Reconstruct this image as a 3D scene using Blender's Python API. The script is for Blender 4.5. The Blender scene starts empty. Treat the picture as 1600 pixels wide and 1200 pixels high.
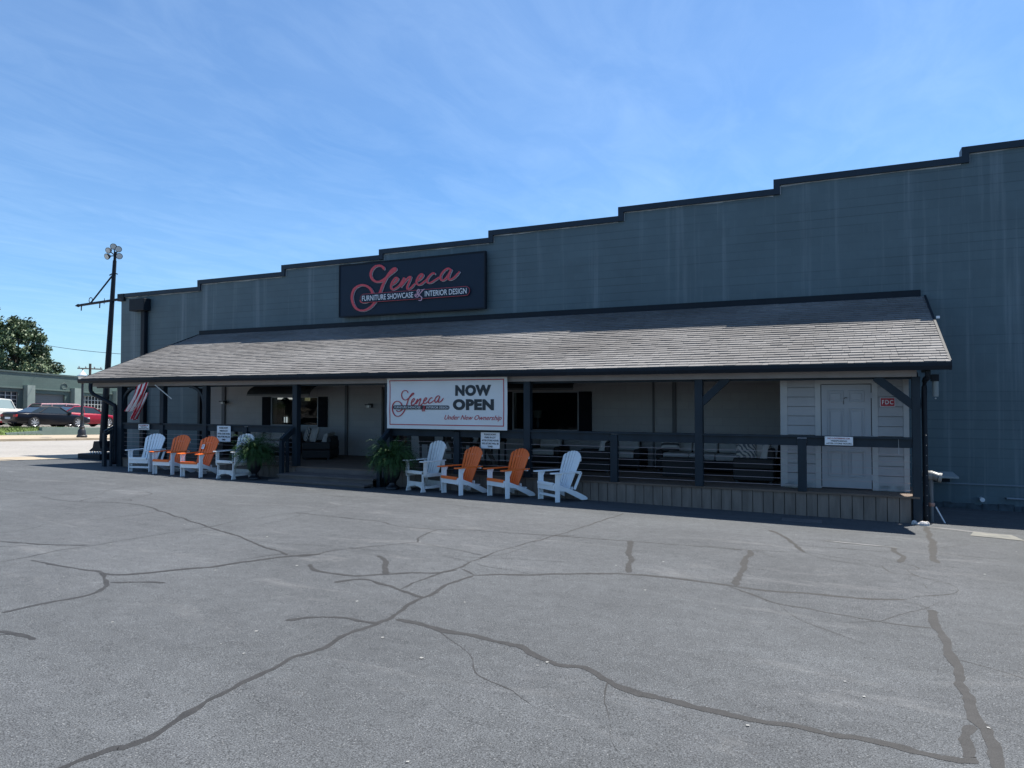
import bpy, math, random
from mathutils import Vector, Matrix, noise
R = math.radians
rnd = random.Random(7)
sc = bpy.context.scene
COL = sc.collection

# ------------------------------------------------------------------ camera, light, exposure
cam_d = bpy.data.cameras.new('camera'); cam = bpy.data.objects.new('camera', cam_d); COL.objects.link(cam)
cam.location = (0, 0, 1.61)
cam.rotation_euler = (R(90 + 1.343), 0, R(24.80))
cam_d.sensor_width = 36; cam_d.lens = 24.95; cam_d.clip_start = .05; cam_d.clip_end = 3000
sc.camera = cam
sc.render.resolution_x = 1024; sc.render.resolution_y = 768

SUN = Vector((.25, .43, 1)).normalized()
sd = bpy.data.lights.new('sun', 'SUN'); sd.energy = 5.0; sd.angle = R(.5); sd.color = (1, .95, .87)
so = bpy.data.objects.new('sun', sd); COL.objects.link(so); so.location = (10, 20, 40)
so.rotation_euler = SUN.to_track_quat('Z', 'Y').to_euler()

w = bpy.data.worlds.new('World'); sc.world = w; w.use_nodes = True
nt = w.node_tree; N = nt.nodes; L = nt.links
bg = N['Background']; bg.inputs['Strength'].default_value = .066
sky = N.new('ShaderNodeTexSky'); sky.sky_type = 'NISHITA'; sky.sun_disc = False
sky.sun_elevation = math.asin(SUN.z); sky.sun_rotation = math.atan2(SUN.x, SUN.y)
sky.air_density = 1.0; sky.dust_density = .6; sky.ozone_density = 2.5; sky.altitude = 200
tc = N.new('ShaderNodeTexCoord')                    # thin cirrus on a flat layer far overhead
sx = N.new('ShaderNodeSeparateXYZ'); L.new(tc.outputs['Generated'], sx.inputs[0])
zz = N.new('ShaderNodeMath'); zz.operation = 'MAXIMUM'; zz.inputs[1].default_value = .06; L.new(sx.outputs['Z'], zz.inputs[0])
dv = N.new('ShaderNodeVectorMath'); dv.operation = 'SCALE'; rc = N.new('ShaderNodeMath'); rc.operation = 'DIVIDE'; rc.inputs[0].default_value = 1
L.new(zz.outputs[0], rc.inputs[1]); L.new(tc.outputs['Generated'], dv.inputs[0]); L.new(rc.outputs[0], dv.inputs['Scale'])
def cloud(scale, rot, s, lo, hi, amt, dist, seed):
    mp = N.new('ShaderNodeMapping'); mp.inputs['Rotation'].default_value = (0, 0, R(rot)); mp.inputs['Scale'].default_value = scale; mp.inputs['Location'].default_value = (seed, seed, 0)
    L.new(dv.outputs[0], mp.inputs['Vector'])
    n_ = N.new('ShaderNodeTexNoise'); n_.inputs['Scale'].default_value = s; n_.inputs['Detail'].default_value = 10; n_.inputs['Roughness'].default_value = .62; n_.inputs['Distortion'].default_value = dist
    L.new(mp.outputs[0], n_.inputs['Vector'])
    c_ = N.new('ShaderNodeValToRGB'); c_.color_ramp.elements[0].position = lo; c_.color_ramp.elements[1].position = hi; c_.color_ramp.elements[1].color = (amt, amt, amt, 1)
    L.new(n_.outputs['Fac'], c_.inputs['Fac']); return c_
ca = cloud((2.2, .9, 1), 12, 1.6, .42, .92, .13, .8, 3); cb_ = cloud((.7, .5, 1), 0, .9, .34, .85, .12, .3, 8)
cr_ = N.new('ShaderNodeMix'); cr_.data_type = 'RGBA'; cr_.blend_type = 'ADD'; cr_.inputs[0].default_value = 1
L.new(ca.outputs[0], cr_.inputs[6]); L.new(cb_.outputs[0], cr_.inputs[7])
hs = N.new('ShaderNodeMix'); hs.data_type = 'RGBA'; hs.blend_type = 'MULTIPLY'; hs.inputs[0].default_value = 1
hs.inputs[7].default_value = (.80, 1.12, 1.38, 1)
L.new(sky.outputs['Color'], hs.inputs[6])
mx = N.new('ShaderNodeMix'); mx.data_type = 'RGBA'; mx.inputs[7].default_value = (7.4, 9.6, 12.0, 1)
L.new(cr_.outputs[2], mx.inputs[0]); L.new(hs.outputs[2], mx.inputs[6]); L.new(mx.outputs[2], bg.inputs['Color'])

vs = sc.view_settings; vs.view_transform = 'Standard'; vs.look = 'None'; vs.exposure = 0.95; vs.gamma = 1; vs.use_curve_mapping = False

# ------------------------------------------------------------------ helpers
def tag(o, label=None, cat=None, group=None, kind=None):
    if label: o['label'] = label
    if cat: o['category'] = cat
    if group: o['group'] = group
    if kind: o['kind'] = kind
    return o
def empty(name, loc=(0, 0, 0), rz=0.0):
    o = bpy.data.objects.new(name, None); COL.objects.link(o)
    o.location = loc; o.rotation_euler = (0, 0, rz); o.empty_display_size = .2
    return o
def thing(name, label, cat, loc=(0, 0, 0), rz=0.0, group=None):
    return tag(empty(name, loc, rz), label, cat, group)

class MB:
    def __init__(s): s.v = []; s.f = []
    def add(s, vs, fs):
        b = len(s.v); s.v += [tuple(v) for v in vs]; s.f += [tuple(b + i for i in f) for f in fs]; return s
    def box(s, x0, x1, y0, y1, z0, z1, M=None):
        vs = [(x0, y0, z0), (x1, y0, z0), (x1, y1, z0), (x0, y1, z0), (x0, y0, z1), (x1, y0, z1), (x1, y1, z1), (x0, y1, z1)]
        if M is not None: vs = [M @ Vector(v) for v in vs]
        return s.add(vs, [(0, 3, 2, 1), (4, 5, 6, 7), (0, 1, 5, 4), (1, 2, 6, 5), (2, 3, 7, 6), (3, 0, 4, 7)])
    def hexa(s, vs):
        return s.add(vs, [(0, 3, 2, 1), (4, 5, 6, 7), (0, 1, 5, 4), (1, 2, 6, 5), (2, 3, 7, 6), (3, 0, 4, 7)])
    def bar(s, a, b, w, h, up=(0, 0, 1)):
        a = Vector(a); b = Vector(b); d = (b - a).normalized(); up = Vector(up)
        if abs(d.dot(up)) > .99: up = Vector((0, 1, 0))
        r = d.cross(up).normalized() * w / 2; u = r.cross(d).normalized() * h / 2
        return s.hexa([a - r - u, a + r - u, b + r - u, b - r - u, a - r + u, a + r + u, b + r + u, b - r + u])
    def tube(s, pts, r, n=8, cap=True, r1=None):
        pts = [Vector(p) for p in pts]; b = len(s.v); m = len(pts)
        ref = Vector((0, 0, 1))
        for i, p in enumerate(pts):
            d = (pts[min(i + 1, m - 1)] - pts[max(i - 1, 0)]).normalized()
            rf = ref if abs(d.dot(ref)) < .95 else Vector((1, 0, 0))
            a = d.cross(rf).normalized(); c = a.cross(d)
            rr = r if r1 is None else r + (r1 - r) * i / (m - 1)
            if isinstance(r, (list, tuple)): rr = r[i]
            for k in range(n):
                t = 2 * math.pi * k / n
                s.v.append(tuple(p + a * math.cos(t) * rr + c * math.sin(t) * rr))
        for i in range(m - 1):
            for k in range(n):
                k2 = (k + 1) % n
                s.f.append((b + i * n + k, b + i * n + k2, b + (i + 1) * n + k2, b + (i + 1) * n + k))
        if cap:
            s.f.append(tuple(b + k for k in range(n))[::-1]); s.f.append(tuple(b + (m - 1) * n + k for k in range(n)))
        return s
    def lathe(s, prof, c=(0, 0, 0), n=24, M=None, cap=True):
        b = len(s.v); m = len(prof)
        for r, z in prof:
            for k in range(n):
                t = 2 * math.pi * k / n; v = Vector((r * math.cos(t), r * math.sin(t), z))
                if M is not None: v = M @ v
                s.v.append(tuple(v + Vector(c)))
        for i in range(m - 1):
            for k in range(n):
                k2 = (k + 1) % n
                s.f.append((b + i * n + k, b + i * n + k2, b + (i + 1) * n + k2, b + (i + 1) * n + k))
        if cap:
            s.f.append(tuple(b + k for k in range(n))[::-1]); s.f.append(tuple(b + (m - 1) * n + k for k in range(n)))
        return s
    def prism(s, poly, axis, a0, a1):
        # poly: 2-D points; axis 'x': (y,z) extruded in x; 'y': (x,z) extruded in y; 'z': (x,y)
        def P(p, a):
            return {'x': (a, p[0], p[1]), 'y': (p[0], a, p[1]), 'z': (p[0], p[1], a)}[axis]
        n = len(poly); b = len(s.v)
        s.v += [P(p, a0) for p in poly] + [P(p, a1) for p in poly]
        s.f.append(tuple(b + i for i in range(n))); s.f.append(tuple(b + n + i for i in range(n))[::-1])
        for i in range(n):
            j = (i + 1) % n; s.f.append((b + j, b + i, b + n + i, b + n + j))
        return s
    def sphere(s, c, rx, ry=None, rz=None, n=12, m=8):
        ry = ry or rx; rz = rz or rx
        prof = [(max(math.sin(math.pi * i / m), .001), -math.cos(math.pi * i / m)) for i in range(m + 1)]
        return s.lathe(prof, c, n, Matrix.Diagonal((rx, ry, rz)).to_3x3())
    def build(s, name, mat, parent=None, smooth=False, bevel=0, seg=2, fix=True):
        me = bpy.data.meshes.new(name); me.from_pydata(s.v, [], s.f); me.update()
        if fix:
            import bmesh
            bm = bmesh.new(); bm.from_mesh(me); bmesh.ops.recalc_face_normals(bm, faces=bm.faces); bm.to_mesh(me); bm.free()
        for m_ in (mat if isinstance(mat, (list, tuple)) else [mat]): me.materials.append(m_)
        if smooth:
            for p in me.polygons: p.use_smooth = True
        o = bpy.data.objects.new(name, me); COL.objects.link(o)
        if parent: o.parent = parent
        if smooth == 'auto':
            e = o.modifiers.new('es', 'EDGE_SPLIT'); e.split_angle = R(38)
        if bevel:
            bvm = o.modifiers.new('bevel', 'BEVEL'); bvm.width = bevel; bvm.segments = seg; bvm.limit_method = 'ANGLE'; bvm.angle_limit = R(35)
        return o

def copy_tree(o, parent=None, pos=None, rz=None, label=None):
    c = o.copy(); COL.objects.link(c)
    if parent: c.parent = parent
    if pos is not None: c.location = pos
    if rz is not None: c.rotation_euler = (0, 0, rz)
    if label: c['label'] = label
    for ch in list(o.children): copy_tree(ch, c)
    return c

def text(name, s, x0, x1, z0, z1, y, mat, parent=None, shear=0.0, bold=0.0, depth=.004, M=None, sp=1.0):
    """lettering as a mesh facing -Y, fitted to the rectangle x0..x1, z0..z1 on the plane y"""
    cu = bpy.data.curves.new('t', 'FONT'); cu.body = s; cu.size = 1; cu.shear = shear; cu.offset = bold; cu.extrude = .01
    cu.space_character = sp; cu.align_x = 'CENTER'; cu.resolution_u = 4
    t = bpy.data.objects.new('t', cu); COL.objects.link(t); bpy.context.view_layer.update()
    dg = bpy.context.evaluated_depsgraph_get(); me = bpy.data.meshes.new_from_object(t.evaluated_get(dg))
    bpy.data.objects.remove(t); bpy.data.curves.remove(cu)
    xs = [v.co.x for v in me.vertices]; ys = [v.co.y for v in me.vertices]
    ax, bx, ay, by = min(xs), max(xs), min(ys), max(ys)
    for v in me.vertices:
        X = x0 + (v.co.x - ax) / (bx - ax) * (x1 - x0); Z = z0 + (v.co.y - ay) / (by - ay) * (z1 - z0)
        p = Vector((X, y - (depth if v.co.z > 0 else 0), Z))
        v.co = M @ p if M is not None else p
    me.name = name; me.materials.clear(); me.materials.append(mat)
    o = bpy.data.objects.new(name, me); COL.objects.link(o)
    if parent: o.parent = parent
    return o

def spline(P, k=6):
    out = []
    n = len(P)
    for i in range(n - 1):
        p0 = P[max(i - 1, 0)]; p1 = P[i]; p2 = P[i + 1]; p3 = P[min(i + 2, n - 1)]
        for j in range(k):
            t = j / k
            out.append(tuple(.5 * ((2 * b) + (-a + c) * t + (2 * a - 5 * b + 4 * c - d) * t * t + (-a + 3 * b - 3 * c + d) * t ** 3)
                             for a, b, c, d in zip(p0, p1, p2, p3)))
    out.append(tuple(P[-1])); return out

# ------------------------------------------------------------------ materials
MATS = {}
def mat(name, col, rough=.6, var=.0, scale=6.0, bump=0.0, bscale=40.0, metal=0.0, stretch=(1, 1, 1), spec=.5, col2=None, detail=5, trans=0, bdist=.01):
    if name in MATS: return MATS[name]
    m = bpy.data.materials.new(name); m.use_nodes = True; t = m.node_tree; n = t.nodes; l = t.links
    b = n['Principled BSDF']; b.inputs['Roughness'].default_value = rough; b.inputs['Metallic'].default_value = metal
    b.inputs['Specular IOR Level'].default_value = spec
    b.inputs['Base Color'].default_value = (*col, 1)
    tc = n.new('ShaderNodeTexCoord'); mp = n.new('ShaderNodeMapping'); mp.inputs['Scale'].default_value = stretch
    l.new(tc.outputs['Object'], mp.inputs['Vector'])
    if var > 0 or col2:
        no = n.new('ShaderNodeTexNoise'); no.inputs['Scale'].default_value = scale; no.inputs['Detail'].default_value = detail
        l.new(mp.outputs['Vector'], no.inputs['Vector'])
        rp = n.new('ShaderNodeValToRGB'); rp.color_ramp.elements[0].position = .3; rp.color_ramp.elements[1].position = .7
        a = col if col2 else tuple(c * (1 - var) for c in col); c2 = col2 or tuple(min(1, c * (1 + var)) for c in col)
        rp.color_ramp.elements[0].color = (*a, 1); rp.color_ramp.elements[1].color = (*c2, 1)
        l.new(no.outputs['Fac'], rp.inputs['Fac']); l.new(rp.outputs['Color'], b.inputs['Base Color'])
    if bump > 0:
        nb = n.new('ShaderNodeTexNoise'); nb.inputs['Scale'].default_value = bscale; nb.inputs['Detail'].default_value = 4
        l.new(mp.outputs['Vector'], nb.inputs['Vector'])
        bp = n.new('ShaderNodeBump'); bp.inputs['Strength'].default_value = bump; bp.inputs['Distance'].default_value = bdist
        l.new(nb.outputs['Fac'], bp.inputs['Height']); l.new(bp.outputs['Normal'], b.inputs['Normal'])
    MATS[name] = m; return m

def block_mat(name, col, bw=.40, bh=.20, streak=0.0, var=.10, bump=.35, mortar=.012, joint=.82, streak_col=(.27, .32, .35), rows=0):
    """painted masonry: brick pattern on x/z, soft joints, faint chalky runs"""
    m = bpy.data.materials.new(name); m.use_nodes = True; t = m.node_tree; n = t.nodes; l = t.links
    b = n['Principled BSDF']; b.inputs['Roughness'].default_value = .62; b.inputs['Specular IOR Level'].default_value = .35
    tc = n.new('ShaderNodeTexCoord'); sp = n.new('ShaderNodeSeparateXYZ'); cb = n.new('ShaderNodeCombineXYZ')
    l.new(tc.outputs['Object'], sp.inputs[0])
    ad = n.new('ShaderNodeMath'); ad.operation = 'ADD'; l.new(sp.outputs['X'], ad.inputs[0]); l.new(sp.outputs['Y'], ad.inputs[1])
    l.new(ad.outputs[0], cb.inputs['X']); l.new(sp.outputs['Z'], cb.inputs['Y'])
    br = n.new('ShaderNodeTexBrick'); br.inputs['Scale'].default_value = 1; br.inputs['Brick Width'].default_value = bw
    br.inputs['Row Height'].default_value = bh; br.inputs['Mortar Size'].default_value = mortar; br.inputs['Mortar Smooth'].default_value = .6
    br.inputs['Color1'].default_value = (1, 1, 1, 1); br.inputs['Color2'].default_value = (.93, .93, .93, 1); br.inputs['Mortar'].default_value = (joint, joint, joint, 1)
    l.new(cb.outputs[0], br.inputs['Vector'])
    no = n.new('ShaderNodeTexNoise'); no.inputs['Scale'].default_value = .8; no.inputs['Detail'].default_value = 7; no.inputs['Roughness'].default_value = .65
    l.new(tc.outputs['Object'], no.inputs['Vector'])
    rp = n.new('ShaderNodeValToRGB'); rp.color_ramp.elements[0].position = .3; rp.color_ramp.elements[1].position = .7
    rp.color_ramp.elements[0].color = (*[c * (1 - var) for c in col], 1); rp.color_ramp.elements[1].color = (*[c * (1 + var) for c in col], 1)
    l.new(no.outputs['Fac'], rp.inputs['Fac'])
    mu = n.new('ShaderNodeMix'); mu.data_type = 'RGBA'; mu.blend_type = 'MULTIPLY'; mu.inputs[0].default_value = 1
    l.new(rp.outputs['Color'], mu.inputs[6]); l.new(br.outputs['Color'], mu.inputs[7]); out = mu.outputs[2]
    if rows:      # bed joints read far stronger than the head joints under thick paint
        b2 = n.new('ShaderNodeTexBrick'); b2.inputs['Scale'].default_value = 1; b2.inputs['Brick Width'].default_value = 300; b2.inputs['Row Height'].default_value = bh
        b2.inputs['Mortar Size'].default_value = .011; b2.inputs['Mortar Smooth'].default_value = .3
        b2.inputs['Color1'].default_value = b2.inputs['Color2'].default_value = (1, 1, 1, 1); b2.inputs['Mortar'].default_value = (rows * .8, rows * .8, rows * .8, 1)
        l.new(cb.outputs[0], b2.inputs['Vector'])
        n7 = n.new('ShaderNodeTexNoise'); n7.inputs['Scale'].default_value = .7; n7.inputs['Detail'].default_value = 5
        m7p = n.new('ShaderNodeMapping'); m7p.inputs['Scale'].default_value = (.5, 1, 2.5); l.new(tc.outputs['Object'], m7p.inputs[0]); l.new(m7p.outputs[0], n7.inputs['Vector'])
        r7 = n.new('ShaderNodeValToRGB'); r7.color_ramp.elements[0].position = .40; r7.color_ramp.elements[1].position = .6; l.new(n7.outputs['Fac'], r7.inputs['Fac'])
        m7 = n.new('ShaderNodeMix'); m7.data_type = 'RGBA'; m7.blend_type = 'MULTIPLY'; l.new(r7.outputs['Color'], m7.inputs[0]); l.new(out, m7.inputs[6]); l.new(b2.outputs['Color'], m7.inputs[7]); out = m7.outputs[2]
    if streak:
        mp = n.new('ShaderNodeMapping'); mp.inputs['Scale'].default_value = (3.6, 1, .10); l.new(tc.outputs['Object'], mp.inputs['Vector'])
        ns = n.new('ShaderNodeTexNoise'); ns.inputs['Scale'].default_value = 1.0; ns.inputs['Detail'].default_value = 6; ns.inputs['Roughness'].default_value = .7
        l.new(mp.outputs['Vector'], ns.inputs['Vector'])
        rs = n.new('ShaderNodeValToRGB'); rs.color_ramp.elements[0].position = .53; rs.color_ramp.elements[1].position = .76
        rs.color_ramp.elements[1].color = (streak, streak, streak, 1)
        l.new(ns.outputs['Fac'], rs.inputs['Fac'])
        ms = n.new('ShaderNodeMix'); ms.data_type = 'RGBA'; ms.inputs[7].default_value = (*streak_col, 1)
        l.new(rs.outputs['Color'], ms.inputs[0]); l.new(out, ms.inputs[6]); out = ms.outputs[2]
    l.new(out, b.inputs['Base Color'])
    nb = n.new('ShaderNodeTexNoise'); nb.inputs['Scale'].default_value = 30; nb.inputs['Detail'].default_value = 3; l.new(tc.outputs['Object'], nb.inputs['Vector'])
    ml = n.new('ShaderNodeMath'); ml.operation = 'MULTIPLY_ADD'; ml.inputs[1].default_value = .25
    l.new(nb.outputs['Fac'], ml.inputs[0]); l.new(br.outputs['Color'], ml.inputs[2])
    bp = n.new('ShaderNodeBump'); bp.inputs['Strength'].default_value = bump; bp.inputs['Distance'].default_value = .02
    l.new(ml.outputs[0], bp.inputs['Height']); l.new(bp.outputs['Normal'], b.inputs['Normal'])
    MATS[name] = m; return m

def asphalt_mat(name, col, patch=.20, speck=.68, light=(.19, .19, .19), sscale=125):
    m = bpy.data.materials.new(name); m.use_nodes = True; t = m.node_tree; n = t.nodes; l = t.links
    b = n['Principled BSDF']; b.inputs['Roughness'].default_value = .82; b.inputs['Specular IOR Level'].default_value = .25
    tc = n.new('ShaderNodeTexCoord')
    n1 = n.new('ShaderNodeTexNoise'); n1.inputs['Scale'].default_value = .33; n1.inputs['Detail'].default_value = 8; n1.inputs['Roughness'].default_value = .62
    l.new(tc.outputs['Object'], n1.inputs['Vector'])
    r1 = n.new('ShaderNodeValToRGB'); r1.color_ramp.elements[0].position = .3; r1.color_ramp.elements[1].position = .72
    r1.color_ramp.elements[0].color = (*[c * (1 - patch) for c in col], 1); r1.color_ramp.elements[1].color = (*[c * (1 + patch) for c in col], 1)
    l.new(n1.outputs['Fac'], r1.inputs['Fac'])
    n2 = n.new('ShaderNodeTexNoise'); n2.inputs['Scale'].default_value = sscale; n2.inputs['Detail'].default_value = 3; n2.inputs['Roughness'].default_value = .7
    l.new(tc.outputs['Object'], n2.inputs['Vector'])
    r2 = n.new('ShaderNodeValToRGB'); r2.color_ramp.elements[0].position = .36; r2.color_ramp.elements[1].position = .64
    r2.color_ramp.elements[0].color = (1 - speck, 1 - speck, 1 - speck, 1); r2.color_ramp.elements[1].color = (1 + speck, 1 + speck, 1 + speck, 1)
    l.new(n2.outputs['Fac'], r2.inputs['Fac'])
    mu = n.new('ShaderNodeMix'); mu.data_type = 'RGBA'; mu.blend_type = 'MULTIPLY'; mu.inputs[0].default_value = 1
    l.new(r1.outputs['Color'], mu.inputs[6]); l.new(r2.outputs['Color'], mu.inputs[7])
    for sc_, amt, st_ in ((7.0, .13, (1, 1, 1)), (1.6, .08, (.35, 1.5, 1))):
        mq = n.new('ShaderNodeMapping'); mq.inputs['Scale'].default_value = st_; mq.inputs['Rotation'].default_value = (0, 0, R(-18)); l.new(tc.outputs['Object'], mq.inputs['Vector'])
        nq = n.new('ShaderNodeTexNoise'); nq.inputs['Scale'].default_value = sc_; nq.inputs['Detail'].default_value = 6; nq.inputs['Roughness'].default_value = .7; l.new(mq.outputs[0], nq.inputs['Vector'])
        rq = n.new('ShaderNodeValToRGB'); rq.color_ramp.elements[0].position = .32; rq.color_ramp.elements[1].position = .68
        rq.color_ramp.elements[0].color = (1 - amt, 1 - amt, 1 - amt, 1); rq.color_ramp.elements[1].color = (1 + amt, 1 + amt, 1 + amt, 1); l.new(nq.outputs['Fac'], rq.inputs['Fac'])
        m9 = n.new('ShaderNodeMix'); m9.data_type = 'RGBA'; m9.blend_type = 'MULTIPLY'; m9.inputs[0].default_value = 1
        l.new(mu.outputs[2], m9.inputs[6]); l.new(rq.outputs['Color'], m9.inputs[7]); mu = m9
    # pale scuffs and sandy wash
    mp = n.new('ShaderNodeMapping'); mp.inputs['Scale'].default_value = (.5, 1.6, 1); mp.inputs['Rotation'].default_value = (0, 0, R(12)); l.new(tc.outputs['Object'], mp.inputs['Vector'])
    n3 = n.new('ShaderNodeTexNoise'); n3.inputs['Scale'].default_value = 1.1; n3.inputs['Detail'].default_value = 10; n3.inputs['Roughness'].default_value = .72; n3.inputs['Distortion'].default_value = .6
    l.new(mp.outputs['Vector'], n3.inputs['Vector'])
    r3 = n.new('ShaderNodeValToRGB'); r3.color_ramp.elements[0].position = .56; r3.color_ramp.elements[1].position = .80; r3.color_ramp.elements[1].color = (.55, .55, .55, 1)
    l.new(n3.outputs['Fac'], r3.inputs['Fac'])
    m3 = n.new('ShaderNodeMix'); m3.data_type = 'RGBA'; m3.inputs[7].default_value = (*light, 1)
    l.new(r3.outputs['Color'], m3.inputs[0]); l.new(mu.outputs[2], m3.inputs[6])
    # sparse bright aggregate
    vo = n.new('ShaderNodeTexVoronoi'); vo.inputs['Scale'].default_value = 38; l.new(tc.outputs['Object'], vo.inputs['Vector'])
    r4 = n.new('ShaderNodeValToRGB'); r4.color_ramp.elements[0].position = .10; r4.color_ramp.elements[1].position = .16
    r4.color_ramp.elements[0].color = (.5, .5, .5, 1); r4.color_ramp.elements[1].color = (0, 0, 0, 1)
    l.new(vo.outputs['Distance'], r4.inputs['Fac'])
    m4 = n.new('ShaderNodeMix'); m4.data_type = 'RGBA'; m4.inputs[7].default_value = (.30, .30, .29, 1)
    l.new(r4.outputs['Color'], m4.inputs[0]); l.new(m3.outputs[2], m4.inputs[6])
    l.new(m4.outputs[2], b.inputs['Base Color'])
    bp = n.new('ShaderNodeBump'); bp.inputs['Strength'].default_value = .7; bp.inputs['Distance'].default_value = .006
    l.new(n2.outputs['Fac'], bp.inputs['Height']); l.new(bp.outputs['Normal'], b.inputs['Normal'])
    MATS[name] = m; return m

def shingle_mat():
    m = bpy.data.materials.new('asphalt_shingle'); m.use_nodes = True; t = m.node_tree; n = t.nodes; l = t.links
    b = n['Principled BSDF']; b.inputs['Roughness'].default_value = .9; b.inputs['Specular IOR Level'].default_value = .15
    at = n.new('ShaderNodeAttribute'); at.attribute_name = 'tab'
    tc = n.new('ShaderNodeTexCoord')
    r = n.new('ShaderNodeValToRGB'); r.color_ramp.elements[0].color = (.170, .165, .161, 1); r.color_ramp.elements[1].color = (.208, .202, .197, 1)
    l.new(at.outputs['Fac'], r.inputs['Fac'])
    mp = n.new('ShaderNodeMapping'); mp.inputs['Scale'].default_value = (.28, .7, .7); l.new(tc.outputs['Object'], mp.inputs['Vector'])
    no = n.new('ShaderNodeTexNoise'); no.inputs['Scale'].default_value = .9; no.inputs['Detail'].default_value = 6; l.new(mp.outputs['Vector'], no.inputs['Vector'])
    r2 = n.new('ShaderNodeValToRGB'); r2.color_ramp.elements[0].position = .3; r2.color_ramp.elements[1].position = .68
    r2.color_ramp.elements[0].color = (.60, .585, .58, 1); r2.color_ramp.elements[1].color = (1.12, 1.12, 1.12, 1)
    l.new(no.outputs['Fac'], r2.inputs['Fac'])
    mu = n.new('ShaderNodeMix'); mu.data_type = 'RGBA'; mu.blend_type = 'MULTIPLY'; mu.inputs[0].default_value = 1
    l.new(r.outputs['Color'], mu.inputs[6]); l.new(r2.outputs['Color'], mu.inputs[7])
    nf = n.new('ShaderNodeTexNoise'); nf.inputs['Scale'].default_value = 60; l.new(tc.outputs['Object'], nf.inputs['Vector'])
    r5 = n.new('ShaderNodeValToRGB'); r5.color_ramp.elements[0].color = (.7, .7, .7, 1); r5.color_ramp.elements[1].color = (1.3, 1.3, 1.3, 1)
    l.new(nf.outputs['Fac'], r5.inputs['Fac'])
    m5 = n.new('ShaderNodeMix'); m5.data_type = 'RGBA'; m5.blend_type = 'MULTIPLY'; m5.inputs[0].default_value = 1
    l.new(mu.outputs[2], m5.inputs[6]); l.new(r5.outputs['Color'], m5.inputs[7]); l.new(m5.outputs[2], b.inputs['Base Color'])
    bp = n.new('ShaderNodeBump'); bp.inputs['Strength'].default_value = .5; bp.inputs['Distance'].default_value = .004
    l.new(nf.outputs['Fac'], bp.inputs['Height']); l.new(bp.outputs['Normal'], b.inputs['Normal'])
    return m

def glass_mat(name, col=(.01, .012, .015), tr=.6, rough=.04):
    m = bpy.data.materials.new(name); m.use_nodes = True; t = m.node_tree; n = t.nodes; l = t.links
    b = n['Principled BSDF']; b.inputs['Base Color'].default_value = (*col, 1); b.inputs['Roughness'].default_value = rough
    b.inputs['Specular IOR Level'].default_value = .35
    if tr > 0:
        ts = n.new('ShaderNodeBsdfTransparent'); ts.inputs[0].default_value = (.85, .9, .9, 1)
        ms = n.new('ShaderNodeMixShader'); ms.inputs[0].default_value = 1 - tr
        l.new(ts.outputs[0], ms.inputs[1]); l.new(b.outputs[0], ms.inputs[2]); l.new(ms.outputs[0], n['Material Output'].inputs[0])
    MATS[name] = m; return m

def emit_mat(name, col, s):
    m = bpy.data.materials.new(name); m.use_nodes = True; n = m.node_tree.nodes; b = n['Principled BSDF']
    b.inputs['Base Color'].default_value = (.3, .3, .3, 1); b.inputs['Emission Color'].default_value = (*col, 1); b.inputs['Emission Strength'].default_value = s
    return m

ASPH = asphalt_mat('lot_asphalt', (.072, .077, .082))
STREET = asphalt_mat('street_asphalt', (.27, .255, .235), patch=.08, speck=.2, light=(.32, .31, .28), sscale=30)
CONC = mat('concrete_tan', (.33, .275, .20), .85, .12, 2, .3, 60)
SEAL = mat('crack_filler', (.018, .0178, .018), .75, .30, 14, .5, 90, detail=9)
WALLG = block_mat('painted_block_slate', (.092, .134, .152), streak=.46, joint=.93, rows=.95)
WALLB = block_mat('painted_block_beige', (.335, .322, .318), var=.06, joint=.88)
NAVY = mat('dark_trim_paint', (.007, .012, .019), .6, .15, 4, .1, 30, spec=.25)
NAVY2 = mat('post_paint', (.014, .023, .032), .6, .2, 5, .15, 25, spec=.3, stretch=(1, 1, .3))
CAPM = mat('cap_metal', (.012, .022, .036), .45, .1, 3, spec=.3)
WHITELINE = mat('chalky_sealant', (.33, .36, .38), .8, .3, 3)
BEAMG = mat('soffit_board_grey', (.25, .225, .215), .7, .1, 3, .1, 20)
SKIRT = mat('skirt_board', (.175, .14, .115), .8, .22, 3, .3, 18, stretch=(3, 3, .6))
DECK = mat('deck_board', (.135, .095, .07), .75, .25, 4, .2, 20, stretch=(.4, 4, 1))
SIDING = mat('siding_white', (.34, .335, .34), .6, .07, 3, .1, 15)
DOORW = mat('door_paint', (.34, .345, .36), .5, .04, 2)
WHITEP = mat('white_poly_lumber', (.84, .86, .87), .45, .03, 6)
GLIDERW = mat('weathered_white_lumber', (.72, .72, .70), .6, .1, 8)
ORANGE = mat('orange_poly_lumber', (.88, .16, .022), .45, .06, 6)
WICKER = mat('dark_wicker', (.008, .0075, .008), .6, .5, 60, .8, 120)
CUSH = mat('oatmeal_cushion', (.38, .36, .33), .9, .08, 10, .2, 200)
CUSHG = mat('grey_cushion', (.40, .39, .37), .9, .08, 10, .2, 200)
BLACKM = mat('black_metal', (.012, .014, .018), .45, .1, 5)
PAPER = mat('sign_white', (.75, .76, .78), .5, .02, 4)
INK = mat('sign_ink_black', (.015, .017, .022), .6)
REDP = mat('sign_red', (.36, .018, .03), .5)
GLASS = glass_mat('window_glass', tr=.72)
GALV = mat('galvanised_steel', (.42, .43, .44), .4, .1, 8, metal=.6)

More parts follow.
